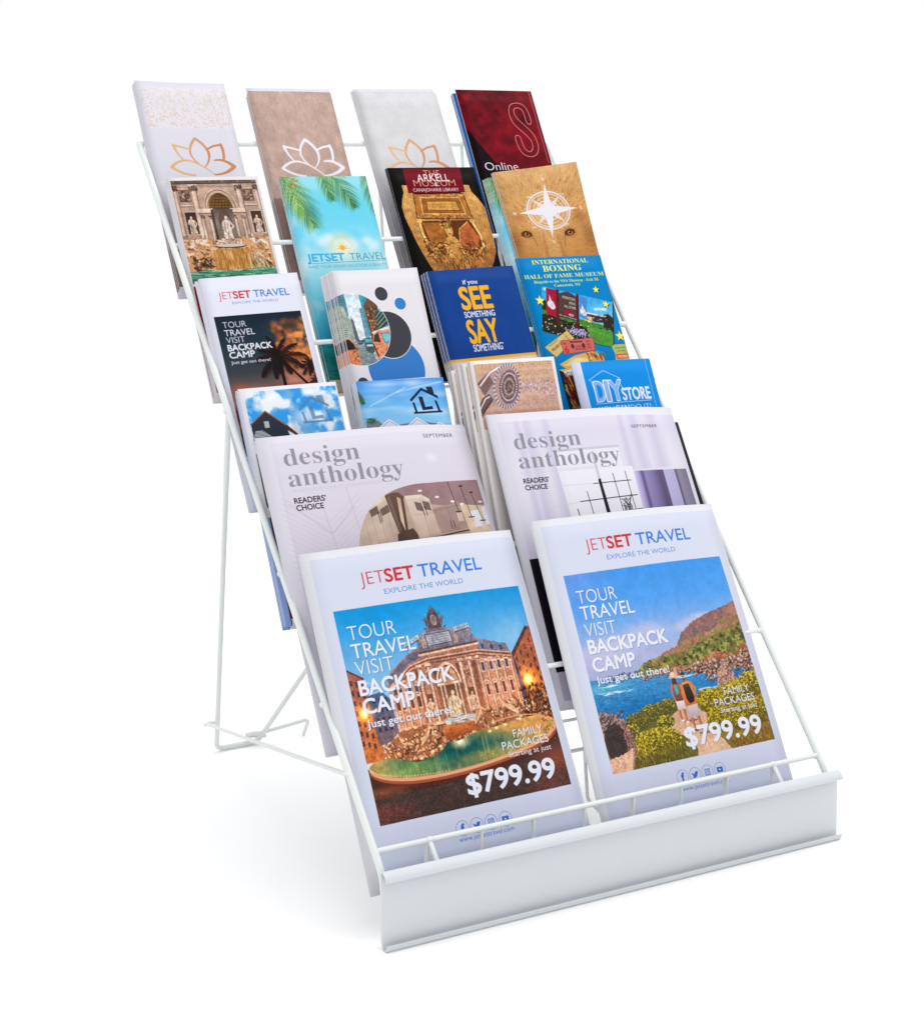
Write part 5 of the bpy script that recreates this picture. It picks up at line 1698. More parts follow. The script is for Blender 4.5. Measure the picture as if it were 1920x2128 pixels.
def art_coast(w, h):
    c = jetset_frame(w, h)
    m = c.fillmask([[(20, 53), (208, 52.4), (211, 229.4), (22.6, 232)]])
    c.clip = np.zeros((c.H, c.W), np.float32)
    c.clip[m[0]:m[0] + m[2].shape[0], m[1]:m[1] + m[2].shape[1]] = m[2]
    c.grad(18, 50, 214, 150, [(0, (66, 150, 232)), (.35, (84, 158, 234)), (.6, (136, 174, 228)), (.85, (176, 180, 218)), (1, (166, 174, 210))])
    c.glow(30, 60, 60, 40, (116, 152, 228), .6, 'mix')
    for x, y, rx, ry in ((60, 122, 50, 16), (96, 112, 34, 12), (140, 114, 32, 8), (30, 128, 40, 14), (160, 106, 26, 5), (150, 109, 20, 4)):
        c.glow(x, y, rx, ry, (200, 196, 224), .75, 'mix')
    c.grain(m, .05, 6, 78, 3)

    def slope(pts, base, seeds, cell=3.4, amt=(.16, .3, .2)):
        M_ = c.fillmask([rag(pts, .7, 2, seeds)])
        c.put(M_, base)
        return M_
    P1 = slope([(126, 129), (134, 119), (146, 112.5), (158, 108), (174, 104), (190, 101), (206, 96.4), (214, 95), (214, 160), (124, 150)], [(150, 108, 102), (120, 100, 104)], 4)
    c.grain(P1, 0, 7, 3, 4, (112, 92, 104), .5, .15, alpha=.8)
    c.grain(P1, 0, 6, 4, 4, (188, 124, 96), .55, .12, alpha=.7)
    detail(c, P1, 5, .12, .2, .14, 5)
    P2 = slope([(96, 141), (110, 134), (124, 131), (134, 126), (146, 125), (156, 122), (170, 121), (186, 113), (202, 109), (214, 104), (214, 160), (96, 150)], [(164, 120, 96), (142, 98, 76)], 5)
    c.grain(P2, 0, 6, 13, 4, (138, 132, 74), .48, .12, alpha=.9)
    c.grain(P2, 0, 5, 14, 4, (184, 132, 104), .54, .12, alpha=.7)
    detail(c, P2, 6, .16, .3, .2, 4)
    P3 = slope([(72, 150), (84, 141), (100, 138), (118, 138), (136, 136), (150, 131), (166, 127), (190, 122), (214, 116), (214, 160), (70, 154)], [(122, 126, 66), (96, 104, 52)], 7)
    c.grain(P3, 0, 5, 15, 4, (166, 164, 84), .5, .12, alpha=.85)
    c.grain(P3, 0, 5, 16, 4, (160, 112, 76), .53, .12, alpha=.6)
    c.grain(P3, 0, 3, 17, 3, (54, 70, 44), .56, .1, alpha=.85)
    detail(c, P3, 7, .18, .4, .3, 3.2)
    P4 = slope([(84, 154), (100, 149), (116, 147), (130, 149), (150, 146), (166, 141), (184, 144), (200, 138), (214, 136), (214, 162), (84, 158)], [(176, 106, 76), (140, 84, 62)], 8)
    c.grain(P4, 0, 4, 18, 4, (128, 112, 60), .5, .1, alpha=.85)
    c.grain(P4, 0, 3, 19, 3, (206, 150, 118), .56, .1, alpha=.8)
    detail(c, P4, 8, .2, .4, .3, 2.6)
    # sea
    sea = c.fillmask([rag([(16, 149), (60, 150), (84, 153), (130, 155), (170, 158), (214, 160), (214, 206), (16, 206), (16, 149)], .3, 4, 3)])
    c.put(sea, [(74, 152, 204), (22, 92, 158)])
    c.glow(36, 158, 46, 8, (96, 186, 212), .8, 'mix')
    c.glow(70, 178, 60, 12, (24, 108, 176), .6, 'mix')
    c.glow(176, 166, 44, 9, (26, 84, 168), .7, 'mix')
    c.dabs(1300, (16, 151, 214, 204), [(12, 66, 132), (56, 140, 200), (110, 184, 224), (18, 84, 154), (30, 110, 176)], (.25, .6), 7, 8, 0, .25, .6)
    detail(c, sea, 9, .1, .2, .25, 3)
    for x, y, wd, n in ((46, 162.6, 34, 22), (60, 151.6, 28, 22), (150, 173, 18, 14), (200, 166.4, 18, 18), (206, 161, 14, 14), (120, 158.6, 26, 16), (160, 162.6, 16, 12), (40, 156, 20, 10)):
        c.dabs(n, (x - wd / 2, y - .9, x + wd / 2, y + 1.1), [(238, 244, 250), (214, 232, 244)], (.4, 1.1), int(x + y), 7, 0, .2, .85)
    # shore rocks
    R1, R2, R3 = (236, 202, 180), (176, 134, 118), (66, 48, 50)
    crag(c, 60, (40, 147.6, 74, 152.4), 8, (150, 160, 186), (98, 108, 138), (44, 54, 84), (.7, 1.8), None, 2.2)
    crag(c, 110, (76, 151, 140, 156.6), 3, R1, R2, R3, (.8, 2.2))
    crag(c, 60, (136, 149, 214, 160), 14, R1, R2, R3, (3.0, 6.0))
    crag(c, 110, (136, 149, 214, 160), 4, R1, R2, R3, (1.0, 2.6))
    crag(c, 60, (148, 153, 172, 166), 5, R1, R2, R3, (1.4, 3.4), lambda x, y: abs(x - 159) < 11 - (166 - y) * .3)
    crag(c, 90, (194, 143, 214, 165), 6, R1, R2, R3, (1.6, 4.0), lambda x, y: x > 194 + (165 - y) * .3)
    c.poly(rag([(113, 157), (114.4, 150), (117.6, 149), (120, 153), (120.6, 157)], .4, 1, 2), (206, 164, 138))
    c.poly([(117.6, 149.4), (120, 153), (120.6, 157), (117.8, 157)], (128, 92, 84))
    stack_ = rag([(158, 184), (161, 170), (164, 160), (168, 156), (172, 151.6), (178, 152.6), (182, 159), (184, 166), (188, 171), (190, 184)], .8, 1.6, 5)
    c.poly(stack_, (186, 146, 126))
    crag(c, 110, (160, 153, 190, 184), 9, (232, 194, 170), (186, 142, 122), (92, 64, 60), (1.2, 3.2), lambda x, y: abs(x - 174) < 4 + (y - 151) * .42)
    detail(c, c.fillmask([stack_]), 66, .15, .4, .3, 3)
    # shrubs near the path
    c.poly([(16, 214), (60, 200), (100, 190), (130, 190), (214, 180), (214, 238), (16, 238)], (104, 100, 46))
    bush_r = rag([(128, 190), (131, 180), (138, 176), (146, 177), (154, 172), (166, 175), (176, 171), (188, 169), (196, 163), (204, 166), (214, 162), (214, 238), (152, 238), (136, 206), (128, 190)], 1.4, 2, 6)
    BR_ = c.fillmask([bush_r])
    c.put(BR_, [(196, 168, 48), (120, 96, 44)])
    bush_l = rag([(44, 196), (56, 186), (66, 184), (76, 180), (90, 178), (102, 176), (110, 180), (108, 192), (98, 204), (112, 238), (16, 238), (28, 214), (44, 196)], 1.2, 2, 7)
    BL2 = c.fillmask([bush_l])
    c.put(BL2, [(110, 110, 54), (84, 78, 38)])
    pth = c.fillmask([rag([(94, 197), (100, 192), (108, 187), (126, 183), (138, 188), (140, 200), (148, 216), (164, 238), (116, 238), (120, 224), (110, 212), (96, 204)], .5, 2, 8)])
    c.put(pth, [(206, 162, 136), (228, 186, 156)])
    detail(c, pth, 31, .1, .22, .2, 3)

    def mound(cx, cy, rx, ry, n, seed, tops, lows):
        n = int(n * .8)
        r = random.Random(seed)
        c.ell(cx, cy, rx, ry, lows[0])
        for _ in range(n):
            a_, q_ = r.uniform(0, 2 * math.pi), math.sqrt(r.random())
            x, y = cx + rx * q_ * math.cos(a_), cy + ry * q_ * math.sin(a_)
            up = (cy + ry - y) / (2 * ry) + (cx - x) / (8 * rx)
            cc = r.choice(tops) if r.random() < up * 1.15 else r.choice(lows)
            s_ = r.uniform(.5, 1.4)
            c.ell(x, y, s_ * .6, s_ * .5, cc, .9, n=8)
    TOP = [(246, 214, 50), (224, 192, 40), (206, 178, 60), (178, 160, 50), (250, 226, 90)]
    LOW = [(104, 92, 34), (78, 74, 32), (130, 112, 40), (60, 60, 30)]
    G1 = [(170, 158, 70), (146, 138, 60), (190, 176, 80)]
    G2 = [(86, 84, 40), (66, 66, 34), (120, 96, 56)]
    mound(98, 183, 14, 7, 260, 1, G1, G2)
    mound(80, 186, 14, 8, 280, 2, G1, G2)
    mound(62, 191, 14, 8, 280, 3, [(156, 126, 84), (150, 140, 64), (190, 170, 70)], G2)
    mound(92, 196, 10, 6, 200, 4, TOP, G2)
    mound(54, 198, 8, 6, 160, 5, TOP, G2)
    mound(78, 212, 28, 13, 1300, 6, TOP, LOW)
    mound(62, 218, 12, 8, 320, 7, TOP, LOW)
    mound(146, 184, 16, 11, 520, 8, TOP, LOW)
    mound(172, 182, 18, 11, 560, 9, TOP, LOW)
    mound(200, 176, 16, 12, 560, 10, TOP, LOW)
    mound(150, 202, 12, 12, 460, 11, TOP, LOW)
    mound(176, 202, 18, 13, 620, 12, TOP, LOW)
    mound(202, 200, 14, 13, 480, 13, TOP, LOW)
    c.dabs(1500, (22, 212, 150, 238), [(98, 96, 40), (150, 138, 52), (60, 60, 28), (176, 96, 62), (196, 170, 66), (116, 116, 46)], (.35, .8), 36, 5, 1.45, .8, .85, inside=lambda x, y: x < 112 + (y - 208) * .35 and y > 219 - abs(x - 78) * .16)
    c.dabs(900, (140, 208, 214, 238), [(118, 92, 42), (172, 104, 70), (96, 62, 34), (206, 176, 56), (70, 56, 30), (150, 60, 50)], (.4, 1.0), 37, 3, 1.4, 1.5, .85, inside=lambda x, y: x > 150 + (y - 208) * .6)
    # boulder lower left
    bl = rag([(16, 184), (24, 178), (36, 180), (48, 188), (52, 202), (52, 218), (42, 238), (16, 238)], 1.0, 1.8, 9)
    c.poly(bl, (176, 132, 118))
    crag(c, 90, (18, 178, 50, 194), 11, (190, 170, 164), (132, 110, 108), (60, 50, 54), (1.2, 3.2))
    hole = rag([(21, 204), (24, 196), (30, 190), (38, 189), (45, 196), (48, 206), (46, 215), (36, 220), (24, 219)], .8, 1.6, 10)
    c.poly(hole, (66, 56, 54))
    crag(c, 50, (44, 192, 54, 218), 12, (206, 156, 150), (160, 112, 108), (96, 62, 62), (1.2, 3))
    c.poly(rag([(16, 224), (26, 219), (40, 217), (50, 212), (48, 222), (40, 238), (16, 238)], .8, 2, 3), (230, 180, 150))
    detail(c, c.fillmask([bl]), 41, .14, .34, .26, 3.4)
    # walkers seen from behind
    sk, skd = (196, 118, 82), (150, 84, 60)
    c.ell(120, 199, 8, 1.1, (110, 72, 62), .7)
    c.ell(134, 211.5, 8, 1.3, (110, 72, 62), .7)
    c.segs([(110.2, 187, 109.6, 192, 2.9, 2.4), (109.6, 192, 110.8, 197.4, 2.4, 1.5), (115.2, 187, 115.6, 192, 2.9, 2.4), (115.6, 192, 115.8, 199, 2.3, 1.4)], 1, sk)
    c.segs([(110.9, 188, 110.8, 196, .9, .5), (116.1, 188, 116.4, 197, .9, .5)], 1, skd)
    c.segs([(110.2, 197.6, 112, 197.6), (115, 199.4, 117.2, 199.4)], 1.5, (240, 236, 240))
    c.poly([(108.2, 179), (117.2, 178.6), (118.2, 187.4), (108.6, 188)], [(240, 224, 222), (206, 180, 176)])
    c.poly([(107.8, 164.4), (110, 162.4), (114.6, 162.4), (116.8, 165), (118, 178), (116.8, 180), (109, 180), (108.4, 174)], [(168, 96, 78), (120, 66, 60)])
    c.poly([(109.8, 166), (113.4, 165), (114.6, 172), (111.4, 174.6)], (70, 176, 168))
    c.segs([(108.2, 165, 106.2, 171, 2.0, 1.6), (106.2, 171, 108, 178.6, 1.6, 1.2), (116.6, 166, 118.2, 173, 1.8, 1.3)], 1, sk)
    c.poly([(109.8, 157.6), (113.8, 157.6), (114.8, 164.6), (109.2, 164.2)], (98, 54, 42))
    c.ell(111.8, 157.2, 4.6, 1.7, (222, 176, 142))
    c.ell(111.6, 155.4, 2.7, 2.3, (244, 204, 168))
    c.segs([(122.2, 192, 121.4, 199, 3.4, 2.8), (121.4, 199, 123.4, 207.6, 2.8, 1.8), (128.4, 191, 129.4, 199, 3.4, 2.8), (129.4, 199, 130.8, 210.6, 2.8, 1.7)], 1, (190, 116, 86))
    c.segs([(123.2, 193, 123.4, 206, 1.1, .7), (130.2, 192, 131.2, 208, 1.1, .7)], 1, skd)
    c.segs([(122.6, 208, 125, 208.2), (130.2, 211, 132.8, 211.2)], 1.8, (70, 56, 60))
    c.poly([(119.4, 184), (131, 183), (132.6, 195.6), (126.2, 196.6), (125, 191), (123.8, 197), (118.8, 196)], [(214, 202, 206), (176, 158, 164)])
    c.poly([(118.2, 166), (121, 163.6), (127, 163), (130.4, 165.6), (132, 184.6), (119, 186)], [(240, 150, 66), (206, 104, 48)])
    c.poly([(120.4, 166.4), (127.4, 165.6), (130.4, 178), (129, 182.6), (123.6, 183.8), (121, 179)], [(66, 56, 50), (40, 34, 34)])
    c.line([(122.4, 168), (127, 167.6)], .5, (110, 96, 84))
    c.segs([(129.8, 166, 133.6, 171, 2.6, 2.1), (133.6, 171, 131.6, 176, 2.0, 1.4), (119, 166, 117.4, 174, 2.4, 1.9), (117.4, 174, 118.6, 183, 1.9, 1.3)], 1, (208, 130, 84))
    c.rect(121.6, 160.6, 125, 164, (170, 104, 76))
    c.ell(123.2, 160.4, 2.1, 2.4, (120, 78, 58))
    c.ell(123.2, 158.8, 4.3, 1.4, (214, 206, 184))
    c.ell(123.2, 157.0, 2.6, 2.2, (60, 58, 58))
    c.line([(120.8, 158), (125.6, 158)], .8, (206, 196, 170))
    c.grain(m, .05, .7, 52, 2)
    price(c)
    tour_words(c, 28.8, (80, 94.6, 110.5, 125.6, 142, 152.8), 12.0, (44, 59.4, 34.5, 88, 46.4, 81), 6.2, (.5, .6, (40, 60, 120), .45))
    c.clip = None
    social(c, 246.2, 258.6, 91, 145.7)
    return c


def art_plain(col, band=None):
    def f(w, h):
        c = Print(w, h, col)
        c.grain(c.rm(0, 0, w, h), .04, 8, 3)
        if band:
            c.rect(0, 0, w, 7, band)
        return c
    return f


# ================================================================ THE SETTING
def link(me, name, parent=None, mats=()):
    o = bpy.data.objects.new(name, me)
    for m in mats:
        if m.name not in me.materials:
            me.materials.append(m)
    col.objects.link(o)
    if parent is not None:
        o.parent = parent
    return o


def pydata(name, v, f, smooth=False):
    me = bpy.data.meshes.new(name)
    me.from_pydata([tuple(p) for p in v], [], f)
    me.update()
    if smooth:
        me.polygons.foreach_set('use_smooth', [True] * len(me.polygons))
    return me


fv = []
n = 24
for i in range(n + 1):
    for j in range(n + 1):
        fv.append((-3 + 6 * i / n, -2.4 + 4.6 * j / n, 0))
ff = [(i * (n + 1) + j, (i + 1) * (n + 1) + j, (i + 1) * (n + 1) + j + 1, i * (n + 1) + j + 1) for i in range(n) for j in range(n)]
fl = link(pydata('studio_floor', fv, ff), 'studio_floor', None, [FLOOR])
fl['kind'] = 'structure'


# ================================================================ THE RACK
def tube_mesh(name, pts, r, bend=0.0, seg=12):
    """round wire swept along a polyline, corners rounded with the given radius, ends domed"""
    P = [Vector(p) for p in pts]
    path = [P[0]]
    for a, b, c in zip(P[:-2], P[1:-1], P[2:]):
        if bend > 0:
            d1, d2 = (a - b), (c - b)
            k = min(bend, d1.length * .45, d2.length * .45)
            p1, p2 = b + d1.normalized() * k, b + d2.normalized() * k
            for i in range(6):
                t = i / 5
                path.append(p1.lerp(b, t).lerp(b.lerp(p2, t), t))
        else:
            path.append(b)
    path.append(P[-1])
    q = [path[0]]
    for p in path[1:]:
        if (p - q[-1]).length > 1e-5:
            q.append(p)
    path = q
    v, f = [], []
    up = None
    rings = []
    n = len(path)
    for i, p in enumerate(path):
        if i == 0:
            t = (path[1] - p).normalized()
        elif i == n - 1:
            t = (p - path[-2]).normalized()
        else:
            t = ((path[i + 1] - p).normalized() + (p - path[i - 1]).normalized()).normalized()
        if up is None:
            up = t.orthogonal().normalized()
        up = (up - t * up.dot(t)).normalized()
        side = t.cross(up)
        caps = []
        if i == 0:
            caps = [(-r, .05), (-r * .7, .7)]
        lst = [(o, s) for o, s in caps] + [(0, 1)]
        if i == n - 1:
            lst += [(r * .7, .7), (r, .05)]
        for off, s in lst:
            base = len(v)
            for k in range(seg):
                a = 2 * math.pi * k / seg
                v.append(p + t * off + (up * math.cos(a) + side * math.sin(a)) * r * s)
            rings.append(base)
    for a, b in zip(rings[:-1], rings[1:]):
        for k in range(seg):
            k2 = (k + 1) % seg
            f.append((a + k, a + k2, b + k2, b + k))
    f.append(tuple(rings[0] + k for k in range(seg))[::-1])
    f.append(tuple(rings[-1] + k for k in range(seg)))
    me = pydata(name, v, f, True)
    return me


WR = 0.47365
WIRES = [(0.4905, 0.6409), (0.4214, 0.5485), (0.3524, 0.4561), (0.2828, 0.3629), (0.2153, 0.2727), (0.1430, 0.1759), (0.0668, 0.0739)]   # y, z of the seven cross wires
rack = bpy.data.objects.new('literature_rack', None)
rack.location = (WR / 2, 0.29, 0)
col.objects.link(rack)
rack['label'] = 'white wire tabletop rack with six tiers of pockets and a blank sheet metal front panel'
rack['category'] = 'brochure rack'
RO = Vector(rack.location)


def part(name, pts, r, bend=0.0, m=None, seg=12):
    me = tube_mesh(name, [Vector(p) - RO for p in pts], r, bend, seg)
    return link(me, name, rack, [m or PAINT])


def weld(name, p, r):
    bm = bmesh.new()
    bmesh.ops.create_icosphere(bm, subdivisions=2, radius=r)
    bmesh.ops.scale(bm, vec=(1.25, 1, .9), verts=bm.verts)
    bmesh.ops.translate(bm, vec=Vector(p) - RO, verts=bm.verts)
    me = bpy.data.meshes.new(name)
    bm.to_mesh(me)
    bm.free()
    me.polygons.foreach_set('use_smooth', [True] * len(me.polygons))
    return link(me, name, rack, [PAINT])


RS, RC, RZ, RV = 0.0031, 0.00235, 0.0016, 0.0015
# side wires run straight down the slope, then drop behind the front panel
for x in (-0.0030, WR):
    y0, z0 = WIRES[0]
    s = (WIRES[0][0] - WIRES[6][0]) / (WIRES[0][1] - WIRES[6][1])
    top = (x, y0 + 0.003, z0 + 0.004)
    xb = x + (.0055 if x < 0 else -.002)
    low = (xb, 0.0668 - s * (0.0739 - 0.056), 0.056)
    part('side_wire', [top, low, (xb, 0.0530, 0.0035)], RS, 0.012)
for i, (y, z) in enumerate(WIRES):
    if i == 0:
        part('cross_wire', [(-0.003, y + .003, z + .004), (WR, y + .003, z + .004)], RS * .92)
    else:
        xl = -0.002 if i < 6 else 0.0022
        part('cross_wire', [(xl, y, z), (WR - 0.001, y, z)], RC)
        for x in (0.0010 if i < 6 else 0.0040, WR - 0.0035):
            weld('weld_bead', (x, y + .0006, z - .001), 0.0033)
# zigzag pocket wires: down behind each tier, forward along the pocket floor, up to the next cross wire
TUCKY = (-.0045, -.003, 0., .001, -.003, .0045)
ZX = (0.0516, 0.1567, 0.2606, 0.364)
for x in ZX:
    pts = []
    for k in range(6):
        y, z = WIRES[k]
        y2, z2 = WIRES[k + 1]
        pts += [(x, y + 0.0034, z), (x, y - 0.0125 + 0.0034, z - 0.126), (x, y2 + 0.012, z2 - (0.047 if k < 5 else 0.0425))]
        pts += [(x, y2 + TUCKY[k] - .0035, z2 - (0.0475 if k < 5 else 0.0425)), (x, y2 + .0034, z2 - 0.004)]
    part('pocket_wire', pts, RZ, 0.004, seg=8)
for k in range(1, 7):
    y, z = WIRES[k]
    zs = z - (0.0505 if k < 6 else 0.0445)
    part('shelf_wire', [(0.046, y + TUCKY[k - 1] - 0.0030, zs), (0.42, y + TUCKY[k - 1] - 0.0030, zs)], RZ, seg=8)
    if k < 6:
        part('shelf_wire', [(0.046, y + 0.027, z - 0.044), (0.37, y + 0.027, z - 0.044)], RZ, seg=8)
# back wire seen low between the two front magazines
part('back_wire', [(0.054, 0.1345, 0.0975), (0.2586, 0.1345, 0.0975), (0.2606, 0.1345, 0.0840)], RZ * 1.15, 0.003, seg=8)
# eight short uprights of the front pocket, the two end bars run on to the panel
for i in range(8):
    x = 0.0516 + i * 0.05213
    part('fence_wire', [(x, 0.0668, 0.0722), (x, 0.0685, 0.0290)], RV, seg=8)
for x in (0.0530, 0.4172):
    part('fence_bar', [(x, 0.0668, 0.0745), (x, 0.0505, 0.0545), (x, 0.0497, 0.014)], RZ * 1.35, 0.004, seg=8)
    weld('weld_bead', (x, 0.0662, 0.0745), 0.0030)
part('base_wire', [(0.002, 0.0535, 0.0085), (WR - .002, 0.0535, 0.0085)], RC)

# sheet metal front panel with rolled lips that can hold a sign
px0, px1, py, ph = -0.0031, 0.4767, 0.0462, 0.0642
prof = [(-.0054, .0572), (-.0056, .0594), (-.0050, .0608), (-.0014, .0640), (-.0002, .0642), (.0005, .0634), (.0006, .0620), (.0006, .0040), (.0003, .0012), (-.0006, .0004), (-.0020, .0003), (-.0040, .0012), (-.0052, .0034), (-.0056, .0060)]
th = 0.0008
pv, pf = [], []
N = len(prof)
for xi, x in enumerate((px0, px1)):
    for side in (0, 1):
        for i, (y, z) in enumerate(prof):
            a = prof[max(0, i - 1)]
            b = prof[min(N - 1, i + 1)]
            t = Vector((b[0] - a[0], b[1] - a[1])).normalized()
            nrm = Vector((-t.y, t.x))
            o = nrm * (th if side else 0)
            pv.append(Vector((x, py + y + o.x, z + o.y)) - RO)


def pid(xi, side, i):
    return (xi * 2 + side) * N + i


for i in range(N - 1):
    pf.append((pid(0, 0, i), pid(0, 0, i + 1), pid(1, 0, i + 1), pid(1, 0, i)))
    pf.append((pid(0, 1, i + 1), pid(0, 1, i), pid(1, 1, i), pid(1, 1, i + 1)))
    for xi in (0, 1):
        q = (pid(xi, 0, i), pid(xi, 1, i), pid(xi, 1, i + 1), pid(xi, 0, i + 1))
        pf.append(q if xi == 0 else q[::-1])
for i in (0, N - 1):
    pf.append((pid(0, 0, i), pid(1, 0, i), pid(1, 1, i), pid(0, 1, i)))
pm = pydata('front_panel', pv, pf)
bm = bmesh.new()
bm.from_mesh(pm)
bmesh.ops.recalc_face_normals(bm, faces=bm.faces)
bm.to_mesh(pm)
bm.free()
pm.polygons.foreach_set('use_smooth', [True] * len(pm.polygons))
fp = link(pm, 'front_panel', rack, [PANELM])
md = fp.modifiers.new('edge split', 'EDGE_SPLIT')
md.split_angle = math.radians(50)

# rear stand: two bent legs, braces, and the small hooked rest
HY, HZ = 0.3138, 0.3978
for sx in (0, 1):
    def X(v):
        return v if sx == 0 else WR - v
    part('rear_leg', [(X(0.0), HY, HZ), (X(0.1011), 0.583, 0.0035), (X(0.1505), 0.5835, 0.0035), (X(0.1811), 0.5194, 0.0962), (X(0.231), 0.415, 0.2500)], 0.0027, 0.008)
    if sx == 0:
        part('brace', [(X(-0.001), 0.106, 0.127), (X(0.0815), 0.5575, 0.0395), (X(0.0795), 0.566, 0.0375), (X(0.086), 0.569, 0.0375), (X(0.0925), 0.5625, 0.0395)], 0.0019, 0.003)
    part('hinge_loop', [(X(-0.004), HY - .002, HZ + .004), (X(-0.001), HY + .005, HZ + .005), (X(.004), HY + .005, HZ), (X(.002), HY - .002, HZ - .004)], 0.0016, .003, seg=8)
part('hooked_rest', [(0.1395, 0.5865, 0.0120), (0.1440, 0.5760, 0.0160), (0.1500, 0.5745, 0.0150), (0.2030, 0.5697, 0.0225), (0.2060, 0.5700, 0.0200), (0.2080, 0.5850, 0.0022)], 0.0021, 0.005)
part('leg_clip', [(0.1390, 0.5855, 0.0120), (0.1440, 0.5900, 0.0090), (0.1575, 0.5865, 0.0080), (0.1560, 0.5770, 0.0105)], 0.0023, 0.004)


# ================================================================ THE PRINTED MATTER
def leaf_mesh(name, w, h, z0, z1, bend, nx=10, ny=14, uv=True, inset=0.0):
    """a sheet or block of sheets w x h between depths z0 (back) and z1 (face), bent by bend(u, v); origin bottom left"""
    v, f, uvs = [], [], []
    for zz in (z1, z0):
        for j in range(ny + 1):
            for i in range(nx + 1):
                u, t = i / nx, j / ny
                x = inset + u * (w - 2 * inset)
                y = inset + t * (h - 2 * inset)
                v.append((x, y, zz + bend(x / w, y / h)))
    M = (nx + 1) * (ny + 1)
    idx = lambda s, i, j: s * M + j * (nx + 1) + i
    for j in range(ny):
        for i in range(nx):
            f.append((idx(0, i, j), idx(0, i + 1, j), idx(0, i + 1, j + 1), idx(0, i, j + 1)))
    nfront = len(f)
    for j in range(ny):
        for i in range(nx):
            f.append((idx(1, i, j), idx(1, i, j + 1), idx(1, i + 1, j + 1), idx(1, i + 1, j)))
    for i in range(nx):
        f.append((idx(0, i, 0), idx(1, i, 0), idx(1, i + 1, 0), idx(0, i + 1, 0)))
        f.append((idx(0, i, ny), idx(0, i + 1, ny), idx(1, i + 1, ny), idx(1, i, ny)))
    for j in range(ny):
        f.append((idx(0, 0, j), idx(0, 0, j + 1), idx(1, 0, j + 1), idx(1, 0, j)))
        f.append((idx(0, nx, j), idx(1, nx, j), idx(1, nx, j + 1), idx(0, nx, j + 1)))
    me = pydata(name, v, f)
    ul = me.uv_layers.new(name='print')
    for li, l in enumerate(me.loops):
        co = me.vertices[l.vertex_index].co
        ul.data[li].uv = (co.x / w, co.y / h)
    mi = [0] * nfront + [1] * (len(f) - nfront)
    me.polygons.foreach_set('material_index', mi)
    sm = [True] * (2 * nfront) + [False] * (len(f) - 2 * nfront)
    me.polygons.foreach_set('use_smooth', sm)
    return me


def curl(r, k=.48, top=.0):
    """right half of a soft cover rolling back by r metres at the top corner, hardly at the foot"""
    return lambda u, v: -r * max(0.0, (u - k) / (1 - k)) ** 2 * (.08 + .92 * v ** 1.5) - top * v ** 3 + .0008 * math.sin(math.pi * u) * v


def flat(u, v):
    return 0.0


def bow(a=0.001, b=0.0, c=0.0, d=0.0):
    """a: belly across, b: right edge rolls back, c: top falls back, d: top right corner comes forward"""
    return lambda u, v: a * math.sin(math.pi * u) * v - b * max(0, (u - .72) / .28) ** 2 * (.35 + .65 * v) - c * v ** 3 + d * u * v ** 1.6


PRINTS = {}


def sheet(art, w, h):
    key = (art, round(w, 4), round(h, 4))
    if key not in PRINTS:
        PRINTS[key] = print_mat(art.__name__.replace('art_', 'printed_'), art(w * 1000, h * 1000))
    return PRINTS[key]


TUCK = {1: -.0045, 2: -.003, 3: 0., 4: .001, 5: -.003, 6: .0045}      # where the foot of each tier's stacks sits behind its cross wire


def page_frame(tier, t):
    w = Vector((0, *WIRES[tier - 1]))
    top = w + Vector((0, -.92, .39)) * (t + .0024)
    y, z = WIRES[tier]
    o = Vector((0, y + TUCK[tier], z - .042))
    d = (top - o).normalized()
    return o, d, Vector((0, -d.z, d.y))


def leaflet(name, label, cat, group, tier, t, x, s, w, h, rot, front, back, edge, tb, bend, depth=0.0, rim=None):
    """one booklet: Empty at its bottom corner with front cover, inner pages and back cover.
    x, s: where its top left corner sits across the tier and up the slope; depth: how far behind the front of the stack"""
    o, d, nn = page_frame(tier, t)
    e = Vector((math.cos(rot), 0, 0)) + d * math.sin(rot)
    dd = nn.cross(e)
    tl = o + Vector((x, 0, 0)) + d * s - nn * depth
    bl = tl - dd * h
    root = bpy.data.objects.new(name, None)
    root.matrix_world = Matrix(((e.x, dd.x, nn.x, bl.x), (e.y, dd.y, nn.y, bl.y), (e.z, dd.z, nn.z, bl.z), (0, 0, 0, 1)))
    root.empty_display_size = 0.02
    col.objects.link(root)
    root['label'] = label
    root['category'] = cat
    if group:
        root['group'] = group
    ct = 0.00028
    c = link(leaf_mesh('front_cover', w, h, -ct, 0, bend), 'front_cover', root, [front, rim or PAPER])
    if tb > 2.2 * ct:
        link(leaf_mesh('inner_pages', w, h, -(tb - ct) + 3e-5, -ct - 3e-5, bend, inset=0.0005), 'inner_pages', root, [edge, edge])
        link(leaf_mesh('back_cover', w, h, -tb, -(tb - ct), bend), 'back_cover', root, [PAPER, back or PAPER])
    else:
        link(leaf_mesh('back_panel', w, h, -tb, -ct - 3e-5, bend, inset=0.0004), 'back_panel', root, [PAPER, back or PAPER])
    return root


def copy_leaflet(src, label, group, off, drot=0.0, cover=None):
    """another copy of the same booklet, moved in its own frame by off (m), sharing mesh data"""
    r = src.copy()
    col.objects.link(r)
    M = src.matrix_world.copy()
    M = M @ Matrix.Translation(off) @ Matrix.Rotation(drot, 4, 'Z')
    r.matrix_world = M
    r['label'] = label
    r['group'] = group
    for ch in src.children:
        c = ch.copy()
        if cover is not None and ch.name.startswith('front_cover'):
            c.data = ch.data.copy()
            c.data.materials[0] = cover
        col.objects.link(c)
        c.parent = r
        c.matrix_parent_inverse = ch.matrix_parent_inverse.copy()
    return r


PLAIN = {}


def plain(name, colour):
    if name not in PLAIN:
        PLAIN[name] = mat(name, tuple(float(v) for v in srgb(np.array(colour) / 255) / LIT), 0.5, 0.1, 0.02, 30)
    return PLAIN[name]


W3 = 'pale_grey_stock'
rnd = random.Random(7)


